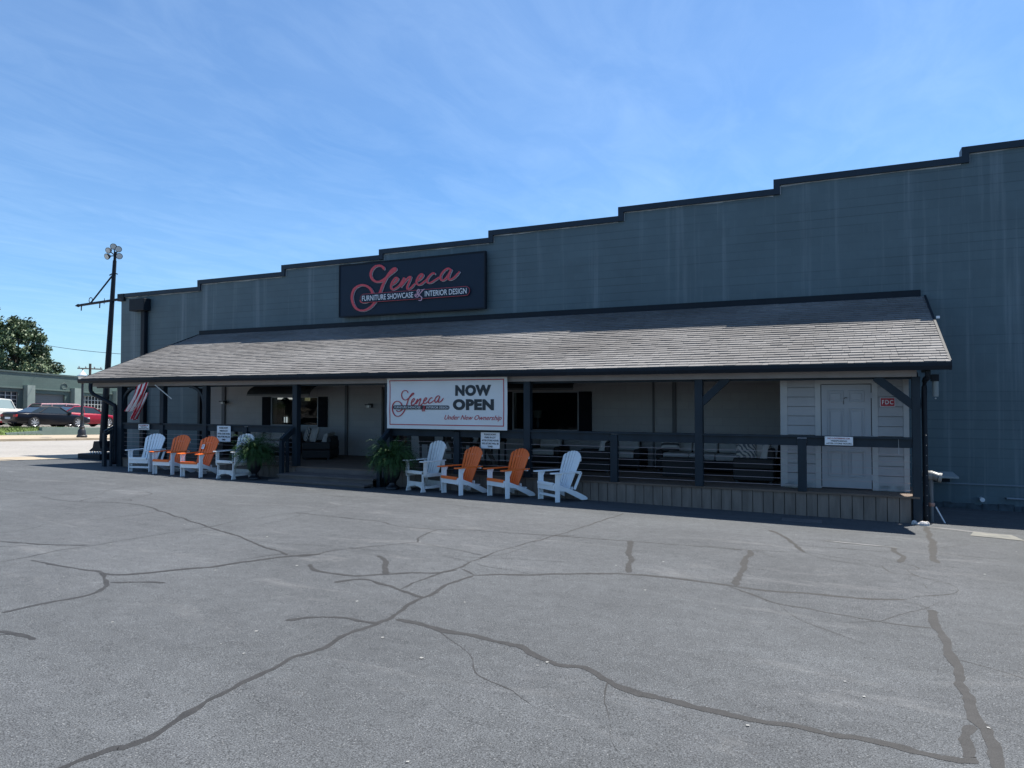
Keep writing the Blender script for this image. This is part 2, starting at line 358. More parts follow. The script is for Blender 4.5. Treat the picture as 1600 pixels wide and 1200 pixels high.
# ------------------------------------------------------------------ the ground
def gz(x, y):
    return -.0101 * max(-48, min(30, x)) - .037 * max(-12, min(60, y))
def sheet(name, xs, ys, m, dz=0.0, kind='structure', zf=None):
    mb = MB(); nx, ny = len(xs), len(ys); zf = zf or gz
    mb.v = [(x, y, zf(x, y) + dz) for x in xs for y in ys]
    mb.f = [(i * ny + j, (i + 1) * ny + j, (i + 1) * ny + j + 1, i * ny + j + 1) for i in range(nx - 1) for j in range(ny - 1)]
    return tag(mb.build(name, m, fix=False), kind=kind)
def lin(a, b, n): return [a + (b - a) * i / n for i in range(n + 1)]
sheet('ground', [-800, -300, -48, -23.6, 0, 30, 300, 800], [-800, -300, -12, 0, 14, 30, 60, 300, 800], ASPH)
sheet('driveway_apron', [-25.2, -23.6], lin(-12, 60, 6), CONC, .004)
sheet('street', [-37.6, -25.2], lin(-12, 60, 6), STREET, .004)
mb = MB()   # far pavement with its kerb
for y0, y1 in zip(lin(-12, 60, 12)[:-1], lin(-12, 60, 12)[1:]):
    mb.hexa([(-43.0, y0, gz(-43, y0) - .05), (-37.6, y0, gz(-37.6, y0) - .05), (-37.6, y1 - .02, gz(-37.6, y1) - .05), (-43.0, y1 - .02, gz(-43, y1) - .05),
             (-43.0, y0, gz(-43, y0) + .12), (-37.6, y0, gz(-37.6, y0) + .12), (-37.6, y1 - .02, gz(-37.6, y1) + .12), (-43.0, y1 - .02, gz(-43, y1) + .12)])
tag(mb.build('pavement', CONC), kind='structure')
# raised car park beyond the low wall
sheet('raised_lot', [-90, -58, -43.55], lin(-12, 60, 6), STREET, .5)
GRASS = mat('lawn_grass', (.075, .12, .025), .9, .35, 8, .6, 30)
sheet('verge', [-43.54, -43.0], lin(-12, 26.62, 6), GRASS, 0, zf=lambda x, y: gz(x, y) + (.5 if x < -43.3 else .13))
vg = MB()
for i in range(5200):
    x = rnd.uniform(-44.6, -43.0); y = rnd.uniform(20, 29); 
    if y > 26.6 and x > -43.6: continue
    z = gz(x, y) + (.5 if x < -43.5 else .5 - (x + 43.54) * .7)
    h = rnd.uniform(.05, .13); a = rnd.uniform(0, 6.28); dx, dy = math.cos(a) * .02, math.sin(a) * .02
    vg.add([(x - dx, y - dy, z - .01), (x + dx, y + dy, z - .01), (x + rnd.uniform(-.04, .04), y + rnd.uniform(-.04, .04), z + h)], [(0, 1, 2)])
tag(vg.build('grass', GRASS, fix=False), 'green grass tufts on the bank above the low block wall', 'grass', kind='stuff')

# sealed cracks, traced on the tarmac
CRACKS = [(0.045,[(-3.17,2.06),(-3.18,2.31),(-3.14,2.37),(-3.14,2.55),(-3.24,2.92),(-3.26,3.15),(-3.29,3.43),(-3.32,3.73),(-3.28,3.94),(-3.31,4.26),(-3.33,4.68),(-3.32,4.84),(-3.42,5.37),(-3.48,6.05),(-3.48,6.58)]),(0.04,[(-3.48,6.58),(-3.15,6.82),(-2.98,6.92),(-2.82,7.09),(-2.57,7.19),(-2.16,7.48),(-1.63,7.58),(-1.0,7.5),(-0.2,7.54),(0.55,7.77)]),(0.03,[(-3.75,6.79),(-3.48,6.58)]),(0.03,[(-3.8,5.7),(-3.83,6.33),(-3.8,6.81),(-3.87,7.64),(-3.84,8.3),(-3.69,9.63),(-3.56,12.52)]),(0.03,[(-4.46,5.58),(-4.4,5.75),(-4.3,5.84),(-4.08,5.77),(-3.77,5.65),(-3.42,5.52)]),(0.03,[(-3.99,4.37),(-3.9,4.53),(-3.73,4.63),(-3.49,4.64),(-3.31,4.66)]),(0.05,[(-3.25,4.83),(-3.05,4.81),(-2.76,4.71),(-2.56,4.73),(-2.32,4.69),(-2.17,4.69),(-2.09,4.69),(-1.88,4.53),(-1.69,4.46),(-1.52,4.48),(-1.33,4.32),(-1.14,4.21),(-0.95,4.19),(-0.72,4.15),(-0.47,4.14),(-0.25,4.17),(-0.06,4.15),(0.1,4.17),(0.24,4.14),(0.38,4.11),(0.49,4.13),(0.58,4.19)]),(0.09,[(0.68,4.03),(0.68,4.35),(0.68,4.61),(0.69,4.94),(0.7,5.29),(0.71,5.59),(0.71,5.93),(0.74,6.33),(0.72,6.7),(0.74,7.14),(0.75,7.47)]),(0.08,[(0.58,4.16),(0.55,4.21),(0.59,4.45),(0.65,4.65)]),(0.02,[(0.75,7.51),(0.64,7.66),(0.54,7.71)]),(0.03,[(-1.01,7.47),(-0.73,7.13),(-0.53,6.96),(-0.26,6.92),(-0.08,6.86),(0.25,6.8),(0.47,6.75),(0.7,6.76)]),(0.02,[(-1.68,9.79),(-1.08,9.83),(-0.44,10.03),(-0.11,9.93),(0.37,9.79),(0.67,9.91),(0.81,9.62),(0.68,9.48),(0.76,9.13),(0.95,8.93),(1.04,8.76),(1.03,8.38),(0.82,8.13),(0.63,7.99),(0.52,7.7)]),(0.1,[(-1.07,9.81),(-1.06,9.14),(-1.02,8.43),(-1.0,7.93),(-0.98,7.54)]),(0.08,[(-1.02,11.91),(-0.79,11.32),(-0.64,10.76),(-0.44,10.03)]),(0.015,[(-0.78,11.1),(-0.13,11.31),(0.42,11.24),(0.64,11.28)]),(0.015,[(-0.6,10.58),(0.01,10.68),(0.6,10.69)]),(0.1,[(0.63,11.18),(0.67,10.65),(0.71,10.33),(0.66,9.93)]),(0.12,[(1.31,13.9),(1.2,12.29),(1.11,11.01),(1.06,10.15)]),(0.02,[(0.43,9.6),(0.5,9.22),(0.66,9.13),(0.79,9.14)]),(0.1,[(-2.65,9.66),(-2.4,8.7),(-2.22,8.1),(-2.12,7.56)]),(0.02,[(-4.33,9.37),(-2.73,9.6),(-1.18,9.79)]),(0.02,[(-8.25,9.28),(-7.32,9.25),(-6.54,9.24),(-6.07,8.98),(-5.4,9.03),(-4.87,9.28),(-3.84,9.46),(-3.44,9.62)]),(0.03,[(-5.35,9.0),(-5.3,8.59),(-5.16,8.21),(-5.03,7.95)]),(0.02,[(-5.01,7.93),(-4.52,7.8),(-3.89,7.62)]),(0.03,[(-5.03,7.95),(-5.33,7.44),(-5.55,6.94),(-5.62,6.52),(-5.77,6.39),(-5.9,6.0)]),(0.03,[(-5.28,6.15),(-5.0,5.93),(-4.62,5.91),(-4.46,5.95),(-4.29,6.14),(-4.09,6.35),(-3.88,6.48),(-3.78,6.74)]),(0.09,[(-4.95,6.94),(-4.65,6.65),(-4.39,6.31),(-4.3,6.18)]),(0.018,[(-8.31,12.44),(-8.29,11.32),(-8.25,10.19),(-8.2,9.31),(-8.26,8.39)]),(0.012,[(-7.83,11.72),(-7.09,11.85),(-6.16,11.73),(-5.36,12.05),(-4.55,12.29)]),(0.012,[(-9.74,11.71),(-8.35,11.66)]),(0.012,[(-6.48,6.92),(-5.72,7.15),(-4.89,7.24),(-3.85,7.48),(-2.88,7.78)]),(0.02,[(-8.06,9.64),(-8.29,9.31),(-8.29,8.29),(-8.21,7.35),(-8.2,6.78),(-8.17,6.17),(-8.17,5.61),(-8.14,5.14),(-8.05,4.81),(-8.02,4.55)]),(0.03,[(-9.29,5.26),(-8.71,5.38),(-8.2,5.63)]),(0.05,[(-11.72,8.52),(-10.99,8.51),(-10.17,8.21),(-9.29,7.86),(-8.24,7.45),(-7.28,7.04),(-6.54,6.71),(-5.81,6.4)]),(0.04,[(-5.56,6.66),(-5.77,6.36),(-5.95,5.84),(-6.03,5.48),(-6.15,5.31),(-6.28,5.03),(-6.5,4.79),(-6.7,4.73)]),(0.06,[(-7.87,4.79),(-7.51,4.74),(-7.22,4.74),(-6.97,4.75),(-6.77,4.76),(-6.47,4.6),(-6.2,4.47),(-6.07,4.32),(-6.0,4.15),(-6.02,3.86),(-6.03,3.65),(-6.05,3.44)]),(0.03,[(-6.27,4.53),(-6.05,4.68),(-5.82,4.75)]),(0.06,[(-5.56,3.16),(-5.37,3.16),(-5.14,3.16)]),(0.02,[(-9.93,5.62),(-9.98,6.08),(-10.17,6.36),(-10.13,6.68),(-10.04,7.47),(-10.11,8.16)]),(0.03,[(-12.29,8.28),(-12.65,8.83)]),(0.02,[(-11.99,8.91),(-11.7,8.85),(-12.08,9.06),(-12.2,9.4),(-12.38,9.81),(-12.78,9.99)]),(0.015,[(-12.36,6.99),(-12.29,7.65)]),(0.02,[(-13.54,8.35),(-13.53,9.19),(-13.71,9.91),(-14.02,10.51)]),(0.02,[(-13.48,8.31),(-12.42,8.18),(-11.72,8.52)]),(0.02,[(-15.47,8.74),(-14.3,8.67),(-13.59,8.76)])]
for k in range(22):                                   # hairlines wandering off the sealed cracks
    w0, src = CRACKS[rnd.randrange(43)]; px_, py_ = src[rnd.randrange(len(src))]; a = rnd.uniform(0, 6.28); L_ = [(px_, py_)]
    for j in range(rnd.randrange(3, 8)):
        a += rnd.uniform(-.45, .45); px_ += math.cos(a) * .3; py_ += math.sin(a) * .3; L_.append((px_, py_))
    if all(1.5 < y < 13.2 for x, y in L_): CRACKS.append((rnd.uniform(.007, .014), L_))
mb = MB()
lay = 0
for wd, pts in CRACKS:
    ex, ey = pts[-1][0] - pts[0][0], pts[-1][1] - pts[0][1]; el_ = math.hypot(ex, ey)
    if .016 < wd < .05: wd *= 1.2
    if wd < .06 and abs(ex * .91 + ey * .42) / el_ > .8: wd *= 1.75          # the cracks running along the building are the wider pours
    P = spline(pts, 5); lay += 1; dz = .0010 + (lay % 9) * .00012
    Q = []
    for i in range(len(P) - 1):                       # keep steps short so the edge can wander
        a, b_ = P[i], P[i + 1]; d = math.dist(a, b_); k = max(1, int(d / .045))
        for j in range(k): Q.append((a[0] + (b_[0] - a[0]) * j / k, a[1] + (b_[1] - a[1]) * j / k))
    Q.append(P[-1]); base = len(mb.v); ok = []
    for i, q in enumerate(Q):
        a = Q[max(i - 1, 0)]; c = Q[min(i + 1, len(Q) - 1)]
        dx, dy = c[0] - a[0], c[1] - a[1]; dl = math.hypot(dx, dy) or 1; nx, ny = -dy / dl, dx / dl
        wig = noise.noise(Vector((q[0] * 2.2, q[1] * 2.2, lay))) * .05 + noise.noise(Vector((q[0] * 9, q[1] * 9, lay))) * .014
        wv = wd * (.62 + .55 * abs(noise.noise(Vector((q[0] * 3.1, q[1] * 3.1, lay + 20)))) + (.42 if wd < .07 else .22) * noise.noise(Vector((q[0] * 11, q[1] * 11, lay))))
        if i in (0, len(Q) - 1): wv *= .3
        if wd < .028: wv *= max(.12, min(1.2, .75 + 1.6 * noise.noise(Vector((q[0] * 1.3, q[1] * 1.3, lay + 5)))))
        qx = q[0] + nx * wig; qy = q[1] + ny * wig
        jw = min(wd * .13, .006); j1 = rnd.uniform(-1, 1) * jw; j2 = rnd.uniform(-1, 1) * jw
        for s_, jj in ((1, j1), (-1, j2)):
            X = qx + nx * (s_ * wv / 2 + jj); Y = qy + ny * (s_ * wv / 2 + jj); mb.v.append((X, Y, gz(X, Y) + dz))
        if i: mb.f.append((base + 2 * i - 2, base + 2 * i - 1, base + 2 * i + 1, base + 2 * i))
tag(mb.build('crack_sealant', SEAL, fix=False), kind='structure')
def blob(name, cx, cy, rx, ry, m, dz, rot=0, n=28, rag=.25):
    mb = MB(); vs = [(cx, cy, gz(cx, cy) + dz)]
    for k in range(n):
        t = 2 * math.pi * k / n; r = 1 + rag * noise.noise(Vector((math.cos(t) * 2 + cx, math.sin(t) * 2 + cy, 3)))
        x, y = rx * r * math.cos(t), ry * r * math.sin(t); X = cx + x * math.cos(rot) - y * math.sin(rot); Y = cy + x * math.sin(rot) + y * math.cos(rot)
        vs.append((X, Y, gz(X, Y) + dz))
    mb.add(vs, [(0, k, k % n + 1) for k in range(1, n + 1)]); return tag(mb.build(name, m, fix=False), kind='structure')
PALE = mat('worn_pale_paint', (.10, .105, .10), .85, 0, 9, detail=10, col2=(.19, .185, .16))
DUST = mat('limey_wash', (.115, .117, .118), .9, .25, 5, detail=8)
mb = MB()
vs_ = [(1.83, 13.15), (2.52, 12.98), (2.45, 13.62), (1.95, 13.68)]
mb.add([(x, y, gz(x, y) + .006) for x, y in vs_], [(0, 1, 2, 3)]); tag(mb.build('pavement_patch', PALE, fix=False), kind='structure')
blob('pavement_wash', 1.75, 13.75, .55, .10, DUST, .0045, -.35, rag=.6)
blob('pavement_wash', .2, 11.2, .5, .06, DUST, .0045, -.1, rag=.6)
mb = MB(); mb.box(-.95, -.30, 13.25, 13.6, gz(-.6, 13.4) - .1, gz(-.6, 13.4) + .012)
tag(mb.build('utility_cover', mat('iron_cover', (.09, .09, .095), .6, .2, 20)), 'rectangular grey utility cover in the shade before the plank skirt', 'cover')
# debris flecks
mb = MB()
for i in range(70):
    x, y = rnd.uniform(-9, 4), rnd.uniform(2.2, 12); s_ = rnd.uniform(.006, .018); a = rnd.uniform(0, 3)
    z = gz(x, y) + .006
    mb.add([(x + s_ * math.cos(a + t) * rnd.uniform(.6, 1.2), y + s_ * math.sin(a + t), z) for t in (0, 1.6, 3.1, 4.7)], [(0, 1, 2, 3)])
tag(mb.build('grit', mat('pale_grit', (.25, .25, .24), .9), fix=False), 'pale grit flecks scattered over the car park tarmac', 'grit', kind='stuff')
# ------------------------------------------------------------------ the long store building
YW = 17.8; DZ = -.07
STEPS = [(-24.23, -20.18, 5.57), (-20.18, -16.40, 5.80), (-16.40, -12.57, 6.02), (-12.57, -8.86, 6.19), (-8.86, -5.10, 6.39),
         (-5.10, -1.31, 6.62), (-1.31, 2.49, 6.84), (2.49, 6.28, 7.04), (6.28, 10.1, 7.26), (10.1, 14, 7.48)]
def topz(x):
    for a, b_, z in STEPS:
        if a <= x < b_: return z - .14
    return 7.5
OPEN = [(-16.90, -14.95, .80, 1.74), (-8.20, -6.27, .80, 1.86), (-12.55, -11.50, DZ, 2.02)]   # two windows and the door
store = thing('store_building', 'long slate blue painted block store with a stepped parapet', 'building', (0, 0, 0))
def grid_wall(name, m, keep, y0=YW, th=.25):
    xs = sorted(set([s_[0] for s_ in STEPS] + [14.0, -19.80, -1.0] + [v for o in OPEN for v in o[:2]]))
    mb = MB()
    for x0, x1 in zip(xs[:-1], xs[1:]):
        xm = (x0 + x1) / 2; zs = sorted(set([-1.6, 3.0, topz(xm)] + [v for o in OPEN if o[0] <= xm <= o[1] for v in o[2:]]))
        for z0, z1 in zip(zs[:-1], zs[1:]):
            zm = (z0 + z1) / 2
            if any(o[0] < xm < o[1] and o[2] < zm < o[3] for o in OPEN): continue
            if keep(xm, zm): mb.box(x0, x1, y0, y0 + th, z0, z1)
    return mb.build(name, m, store)
porchzone = lambda x, z: -19.80 < x < -1.0 and z < 3.0
grid_wall('wall', WALLG, lambda x, z: not porchzone(x, z))
grid_wall('porch_wall', WALLB, porchzone)
mb = MB(); mb.box(-24.23, -23.98, YW + .25, 44, -2.6, 5.40); mb.build('side_wall', WALLG, store); mb = MB(); mb.box(13.75, 14, YW + .25, 44, -2, 7.4); mb.build('side_wall', WALLG, store)
mb = MB(); mb.hexa([(-24, 18.05, 5.0), (13.75, 18.05, 6.6), (13.75, 44, 6.6), (-24, 44, 5.0), (-24, 18.05, 5.1), (13.75, 18.05, 6.7), (13.75, 44, 6.7), (-24, 44, 5.1)])
mb.build('roof', mat('roof_membrane', (.2, .2, .2)), store)
# stepped metal coping with a chalky bead under it
mb = MB()
for i, (a, b_, z) in enumerate(STEPS):
    last = i == len(STEPS) - 1
    mb.box(a - .07 if i else a - .10, b_ if last else b_ - .07, YW - .07, YW + .30, z - .14, z)
    if i: mb.box(a - .07, a + .07, YW - .068, YW + .28, STEPS[i - 1][2] - .14, z - .14)
    ml = MB(); n_ = int((b_ - a - .09) / .11)
    for k in range(n_ + 1):      # uneven bead
        x = a + .09 + k * (b_ - .08 - a - .09) / n_; zz = z - .150 - max(0, .004 + .034 * (noise.noise(Vector((x * 1.3, 3, 1))) + .25) + rnd.uniform(-.006, .006))
        ml.v += [(x, YW - .008, z - .139), (x, YW - .008, zz), (x, YW + .01, zz), (x, YW + .01, z - .139)]
        if k: q = 4 * k; ml.f += [(q - 4, q - 3, q + 1, q), (q - 3, q - 2, q + 2, q + 1), (q - 1, q - 4, q, q + 3)]
    ml.build('coping_sealant', WHITELINE, store)
    if i: MB().box(a + .072, a + .088, YW - .008, YW + .02, STEPS[i - 1][2] - .14, z - .15).build('coping_sealant', WHITELINE, store)
mb.build('coping', CAPM, store)
mb = MB(); mb.box(-24.34, -24.0, YW - .09, YW + .6, 5.30, 5.57); mb.build('coping_end', NAVY, store)
# vertical joints and conduits on the porch wall
for x0, x1, m_ in ((-19.07, -18.93, NAVY2), (-13.90, -13.80, NAVY2), (-4.30, -4.26, NAVY2), (-3.80, -3.71, NAVY2)):
    mb = MB(); mb.box(x0, x1, YW - .05, YW + .01, DZ, 2.9); mb.build('wall_joint', mat('joint_grey', (.11, .11, .115), .7), store)
# concrete footing band at the right of the wall
mb = MB()
for i in range(90):
    x = 1.3 + i * .14; h = rnd.uniform(.10, .17); mb.box(x, x + .14, YW - .03 - rnd.uniform(0, .04), YW + .02, -1.2, -.66 + h * .6 + (x - 1.3) * .006)
mb.build('footing', mat('rough_footing', (.055, .075, .09), .9, .35, 8, .8, 20), store)
mb = MB(); mb.box(1.6, 14, YW - .022, YW + .01, -.17, -.145); mb.build('wall_ledge', mat('ledge_paint', (.16, .2, .24), .6), store)

def window(x0, x1, z0, z1, rooms):
    W = MB(); fr = .035
    W.box(x0, x0 + fr, YW - .03, YW + .05, z0, z1); W.box(x1 - fr, x1, YW - .03, YW + .05, z0, z1)
    W.box(x0 + fr, x1 - fr, YW - .03, YW + .05, z1 - fr, z1); W.box(x0 + fr, x1 - fr, YW - .03, YW + .05, z0, z0 + fr)
    f = W.build('window', mat('window_frame_grey', (.30, .31, .33), .5), store)
    p = MB(); p.box(x0 + fr, x1 - fr, YW + .005, YW + .012, z0 + fr, z1 - fr); p.build('pane', GLASS, f)
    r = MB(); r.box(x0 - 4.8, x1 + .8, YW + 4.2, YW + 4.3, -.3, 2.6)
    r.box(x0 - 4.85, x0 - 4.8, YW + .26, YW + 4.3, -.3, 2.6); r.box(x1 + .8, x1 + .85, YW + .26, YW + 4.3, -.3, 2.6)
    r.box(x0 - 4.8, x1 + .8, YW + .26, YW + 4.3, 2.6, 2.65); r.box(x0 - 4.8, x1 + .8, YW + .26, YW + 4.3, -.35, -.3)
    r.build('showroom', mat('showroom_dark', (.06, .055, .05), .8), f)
    for a, b_ in ((x0 - .36, x0 - .01), (x1 + .01, x1 + .36)):
        s_ = MB(); s_.box(a, b_, YW - .05, YW - .003, z0 - .02, z1 - .01)
        for k in range(10):
            zz = z0 + .05 + k * (z1 - z0 - .1) / 10; s_.box(a + .05, b_ - .05, YW - .062, YW - .049, zz, zz + .055)
        s_.build('shutter', mat('shutter_black', (.010, .012, .016), .85, .1, 6, spec=.1), store, bevel=.004)
    return f
win1 = window(*OPEN[0], 0); win2 = window(*OPEN[1], 1)
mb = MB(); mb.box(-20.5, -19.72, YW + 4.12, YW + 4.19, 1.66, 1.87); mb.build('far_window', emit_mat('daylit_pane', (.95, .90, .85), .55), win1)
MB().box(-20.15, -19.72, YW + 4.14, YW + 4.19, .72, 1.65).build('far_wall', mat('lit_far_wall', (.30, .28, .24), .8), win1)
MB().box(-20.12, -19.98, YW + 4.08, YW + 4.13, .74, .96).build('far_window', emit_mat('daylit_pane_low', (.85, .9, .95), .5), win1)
MB().box(-18.85, -18.35, YW + 4.12, YW + 4.19, 1.74, 1.84).build('shop_light', emit_mat('shop_tube', (1, .86, .66), .5), win1)
MB().box(-19.1, -18.9, YW + 4.12, YW + 4.19, 1.6, 1.84).build('shop_light', emit_mat('shop_tube_dim', (.7, .62, .3), .15), win1)
tp = thing('topiary_tree', 'round ball topiary silhouetted inside the left store window', 'topiary', (-16.95, YW + .7, -.18))
MB().sphere((0, 0, 1.75), .15, n=14).build('foliage', mat('topiary_dark', (.01, .014, .01), .9, .3, 20, .9, 60), tp)
MB().tube([(0, 0, .3), (0, 0, 1.65)], .014).build('stem', BLACKM, tp)
MB().lathe([(.12, 0), (.17, .34), (.18, .36), (.16, .36)], n=14).build('pot', BLACKM, tp)
tl = thing('table_lamp', 'small lit-looking table lamp inside the right store window', 'lamp', (-7.75, YW + .7, .75))
MB().lathe([(.07, .38), (.10, .38), (.13, .58), (.11, .58)], n=14, cap=False).build('lamp_shade', mat('lamp_linen', (.6, .55, .45), .8), tl)
MB().lathe([(.07, 0), (.07, .03), (.03, .06), (.05, .2), (.02, .36), (.01, .45)], n=12).build('base', GALV, tl)
MB().box(-.5, 1.2, -.2, .3, -1.0, 0).build('stand', WICKER, tl)
tl['label'] = 'pale shaded table lamp on a dark console inside the right store window'

def awning(x0, x1, label, z=0):
    a = thing('awning', label, 'awning', ((x0 + x1) / 2, YW, 1.80 + z), group=None)
    hw = (x1 - x0) / 2; pr = [(-.82 * math.sin(t), .34 * math.cos(t) ) for t in [i * math.pi / 2 / 9 for i in range(10)]]
    cv = MB(); n = len(pr)
    for off in (0, -.015):
        pass
    outer = pr; inner = [(y * .975, max(0, zz - .018)) for y, zz in pr]
    for i in range(n - 1):
        cv.hexa([(-hw, inner[i][0], inner[i][1]), (hw, inner[i][0], inner[i][1]), (hw, inner[i + 1][0], inner[i + 1][1]), (-hw, inner[i + 1][0], inner[i + 1][1]),
                 (-hw, outer[i][0], outer[i][1]), (hw, outer[i][0], outer[i][1]), (hw, outer[i + 1][0], outer[i + 1][1]), (-hw, outer[i + 1][0], outer[i + 1][1])])
    cv.build('canopy', mat('awning_canvas', (.02, .024, .028), .75, .2, 8), a, smooth='auto')
    rb = MB()
    for k in range(9):
        x = -hw + .03 + k * (2 * hw - .06) / 8
        rb.tube([(x, y * .95, zz * .93) for y, zz in pr], .011, 6)
    rb.build('ribs', mat('awning_rib_grey', (.42, .42, .43), .5), a)
    v = MB(); v.box(-hw, hw, -.83, -.80, -.035, .012); v.build('valance', mat('valance_grey', (.12, .125, .13), .6), a)
awning(-17.15, -14.62, 'black arched canvas awning over the left shuttered window')
awning(-8.35, -6.15, 'black arched canvas awning over the shuttered window right of the banner', .12)

d = MB(); x0, x1 = -12.55, -11.50
d.box(x0, x0 + .07, YW - .02, YW + .06, DZ, 2.02); d.box(x1 - .07, x1, YW - .02, YW + .06, DZ, 2.02); d.box(x0 + .07, x1 - .07, YW - .02, YW + .06, 1.95, 2.02)
d.box(x0 + .07, x0 + .17, YW + .005, YW + .05, DZ + .01, 1.95); d.box(x1 - .17, x1 - .07, YW + .005, YW + .05, DZ + .01, 1.95)
d.box(x0 + .17, x1 - .17, YW + .005, YW + .05, 1.83, 1.95); d.box(x0 + .17, x1 - .17, YW + .005, YW + .05, DZ + .01, .2)
dr = d.build('door', BLACKM, store)
MB().box(x0 + .17, x1 - .17, YW + .02, YW + .03, .2, 1.83).build('pane', glass_mat('door_glass', tr=0), dr)
MB().tube([(x1 - .12, YW - .05, .75), (x1 - .12, YW - .05, 1.15)], .012).build('handle', GALV, dr)

lt = thing('wall_light', 'small black wall lantern between conduit and doorway under the porch', 'wall light', (-12.95, YW - .01, 1.42))
MB().box(-.07, .07, -.04, .0, -.02, .10).box(-.09, .09, -.18, -.02, .05, .08).build('housing', BLACKM, lt)
MB().box(-.05, .05, -.14, -.05, -.02, .05).build('lens', mat('lantern_lens', (.6, .62, .6), .3), lt)
lt2 = copy_tree(lt, None, (-18.9, YW - .06, 1.52), 0, 'small black wall fixture near the left end of the porch wall')

# scupper box and downspout on the left of the facade
sp_ = thing('scupper_downspout', 'dark box scupper and square downspout high at the left end of the wall', 'downspout', (-23.0, YW, 0))
MB().box(-.42, .36, -.30, -.003, 4.86, 5.30).build('scupper_box', NAVY, sp_, bevel=.02)
MB().box(.02, .22, -.16, -.006, -.45, 4.86).build('pipe', NAVY, sp_, bevel=.02)

# low white building with a dark flat roof edge, behind the left corner
nb = thing('annex_building', 'low pale annex with dark roof edge behind the light pole', 'building', (0, 0, 0))
MB().box(-28.5, -24.4, 45, 58, -3, 2.6).build('wall', mat('annex_white', (.6, .6, .58), .7, .05), nb)
MB().box(-28.7, -24.35, 44.8, 58.2, 2.6, 2.95).build('roof_edge', NAVY, nb)

# ------------------------------------------------------------------ the covered porch
porch = thing('covered_porch', 'long shingled lean-to porch with dark posts along the store front', 'porch', (0, 0, 0))
YE = 14.0; YP = 14.3; SL = (3.90 - 2.29) / (YW - YE)
mb = MB()
mb.hexa([(-20.72, YE, 2.17), (1.67, YE, 2.17), (1.67, YW, 3.78), (-20.15, YW, 3.78), (-20.72, YE, 2.28), (1.67, YE, 2.28), (1.67, YW, 3.89), (-20.15, YW, 3.89)])
roof = mb.build('roof', mat('sheathing', (.09, .085, .08), .8, .2, 3), porch)
# shingle tabs, course by course
SH = shingle_mat(); mb = MB(); tabs = []
nc = 30; sl = math.hypot(YW - YE, 3.89 - 2.28); ey, ez = (YW - YE) / sl, (3.89 - 2.28) / sl; course = (sl + .04) / nc
for c in range(nc):
    s0 = -.05 + c * course; sag = 0
    fr = c / nc; xl = -20.75 + .57 * fr; xr = 1.70
    x = xl + rnd.uniform(-.2, 0)
    while x < xr:
        wdt = rnd.uniform(.10, .30); x1_ = min(x + wdt, xr); xa = max(x, xl); x += wdt
        if x1_ - xa < .02: continue
        t0 = rnd.choice((.006, .008, .012)) + rnd.uniform(0, .003)
        drop = rnd.uniform(-.008, .006) + .012 * noise.noise(Vector((xa * .5, c * .5, 0)))
        sa = s0 + drop; sb = s0 + course + .03
        def P(xx, s_, h): return (xx, YE + s_ * ey - h * ez, 2.283 + s_ * ez + h * ey)
        g = .004
        mb.hexa([P(xa + g, sa, .0), P(x1_, sa, .0), P(x1_, sb, 0), P(xa + g, sb, 0), P(xa + g, sa, t0 + .012), P(x1_, sa, t0 + .012), P(x1_, sb, .003), P(xa + g, sb, .003)])
        tabs += [rnd.random()] * 6
sh = mb.build('shingles', SH, roof, fix=False)
at = sh.data.attributes.new('tab', 'FLOAT', 'FACE')
for i, v in enumerate(tabs): at.data[i].value = v
MB().box(-20.15, 1.62, YW - .06, YW + .0, 3.885, 4.03).build('flashing', NAVY, roof)
mb = MB(); mb.hexa([(1.68, YE, 2.13), (1.72, YE, 2.13), (1.72, YW - .06, 3.74), (1.68, YW - .06, 3.74), (1.68, YE, 2.30), (1.72, YE, 2.30), (1.72, YW - .06, 3.91), (1.68, YW - .06, 3.91)])
mb.build('rake_board', NAVY, porch); mb = MB()
mb.hexa([(-20.76, YE, 2.13), (-20.73, YE, 2.13), (-20.17, YW - .06, 3.74), (-20.20, YW - .06, 3.74), (-20.76, YE, 2.30), (-20.73, YE, 2.30), (-20.17, YW - .06, 3.91), (-20.20, YW - .06, 3.91)])
mb.build('rake_board', NAVY, porch)
mb = MB(); mb.prism([(YE - .13, 2.26), (YE - .13, 2.20), (YE - .10, 2.135), (YE, 2.135), (YE, 2.26), (YE - .02, 2.26), (YE - .02, 2.15), (YE - .09, 2.15), (YE - .11, 2.26)], 'x', -20.80, 1.71)
mb.build('gutter', NAVY, porch)
MB().box(-20.6, 1.22, YP - .09, YP + .05, 2.03, 2.16).build('beam', BEAMG, porch)
MB().box(-20.6, 1.22, YP + .052, YP + .12, 1.99, 2.30).build('header', NAVY2, porch)
MB().box(-20.55, 1.6, YE + .02, YP - .1, 2.155, 2.168).build('soffit', BEAMG, porch)
mb = MB()
for i in range(37):
    x = -20.3 + i * .6
    mb.hexa([(x, YP, 2.10), (x + .05, YP, 2.10), (x + .05, YW - .01, 3.58), (x, YW - .01, 3.58), (x, YP, 2.26), (x + .05, YP, 2.26), (x + .05, YW - .01, 3.75), (x, YW - .01, 3.75)])
mb.build('rafters', NAVY2, porch)
# horizontal board ceiling of the porch
MB().box(-20.1, 1.2, YP + .13, YW - .02, 2.36, 2.38).build('ceiling', BEAMG, porch)
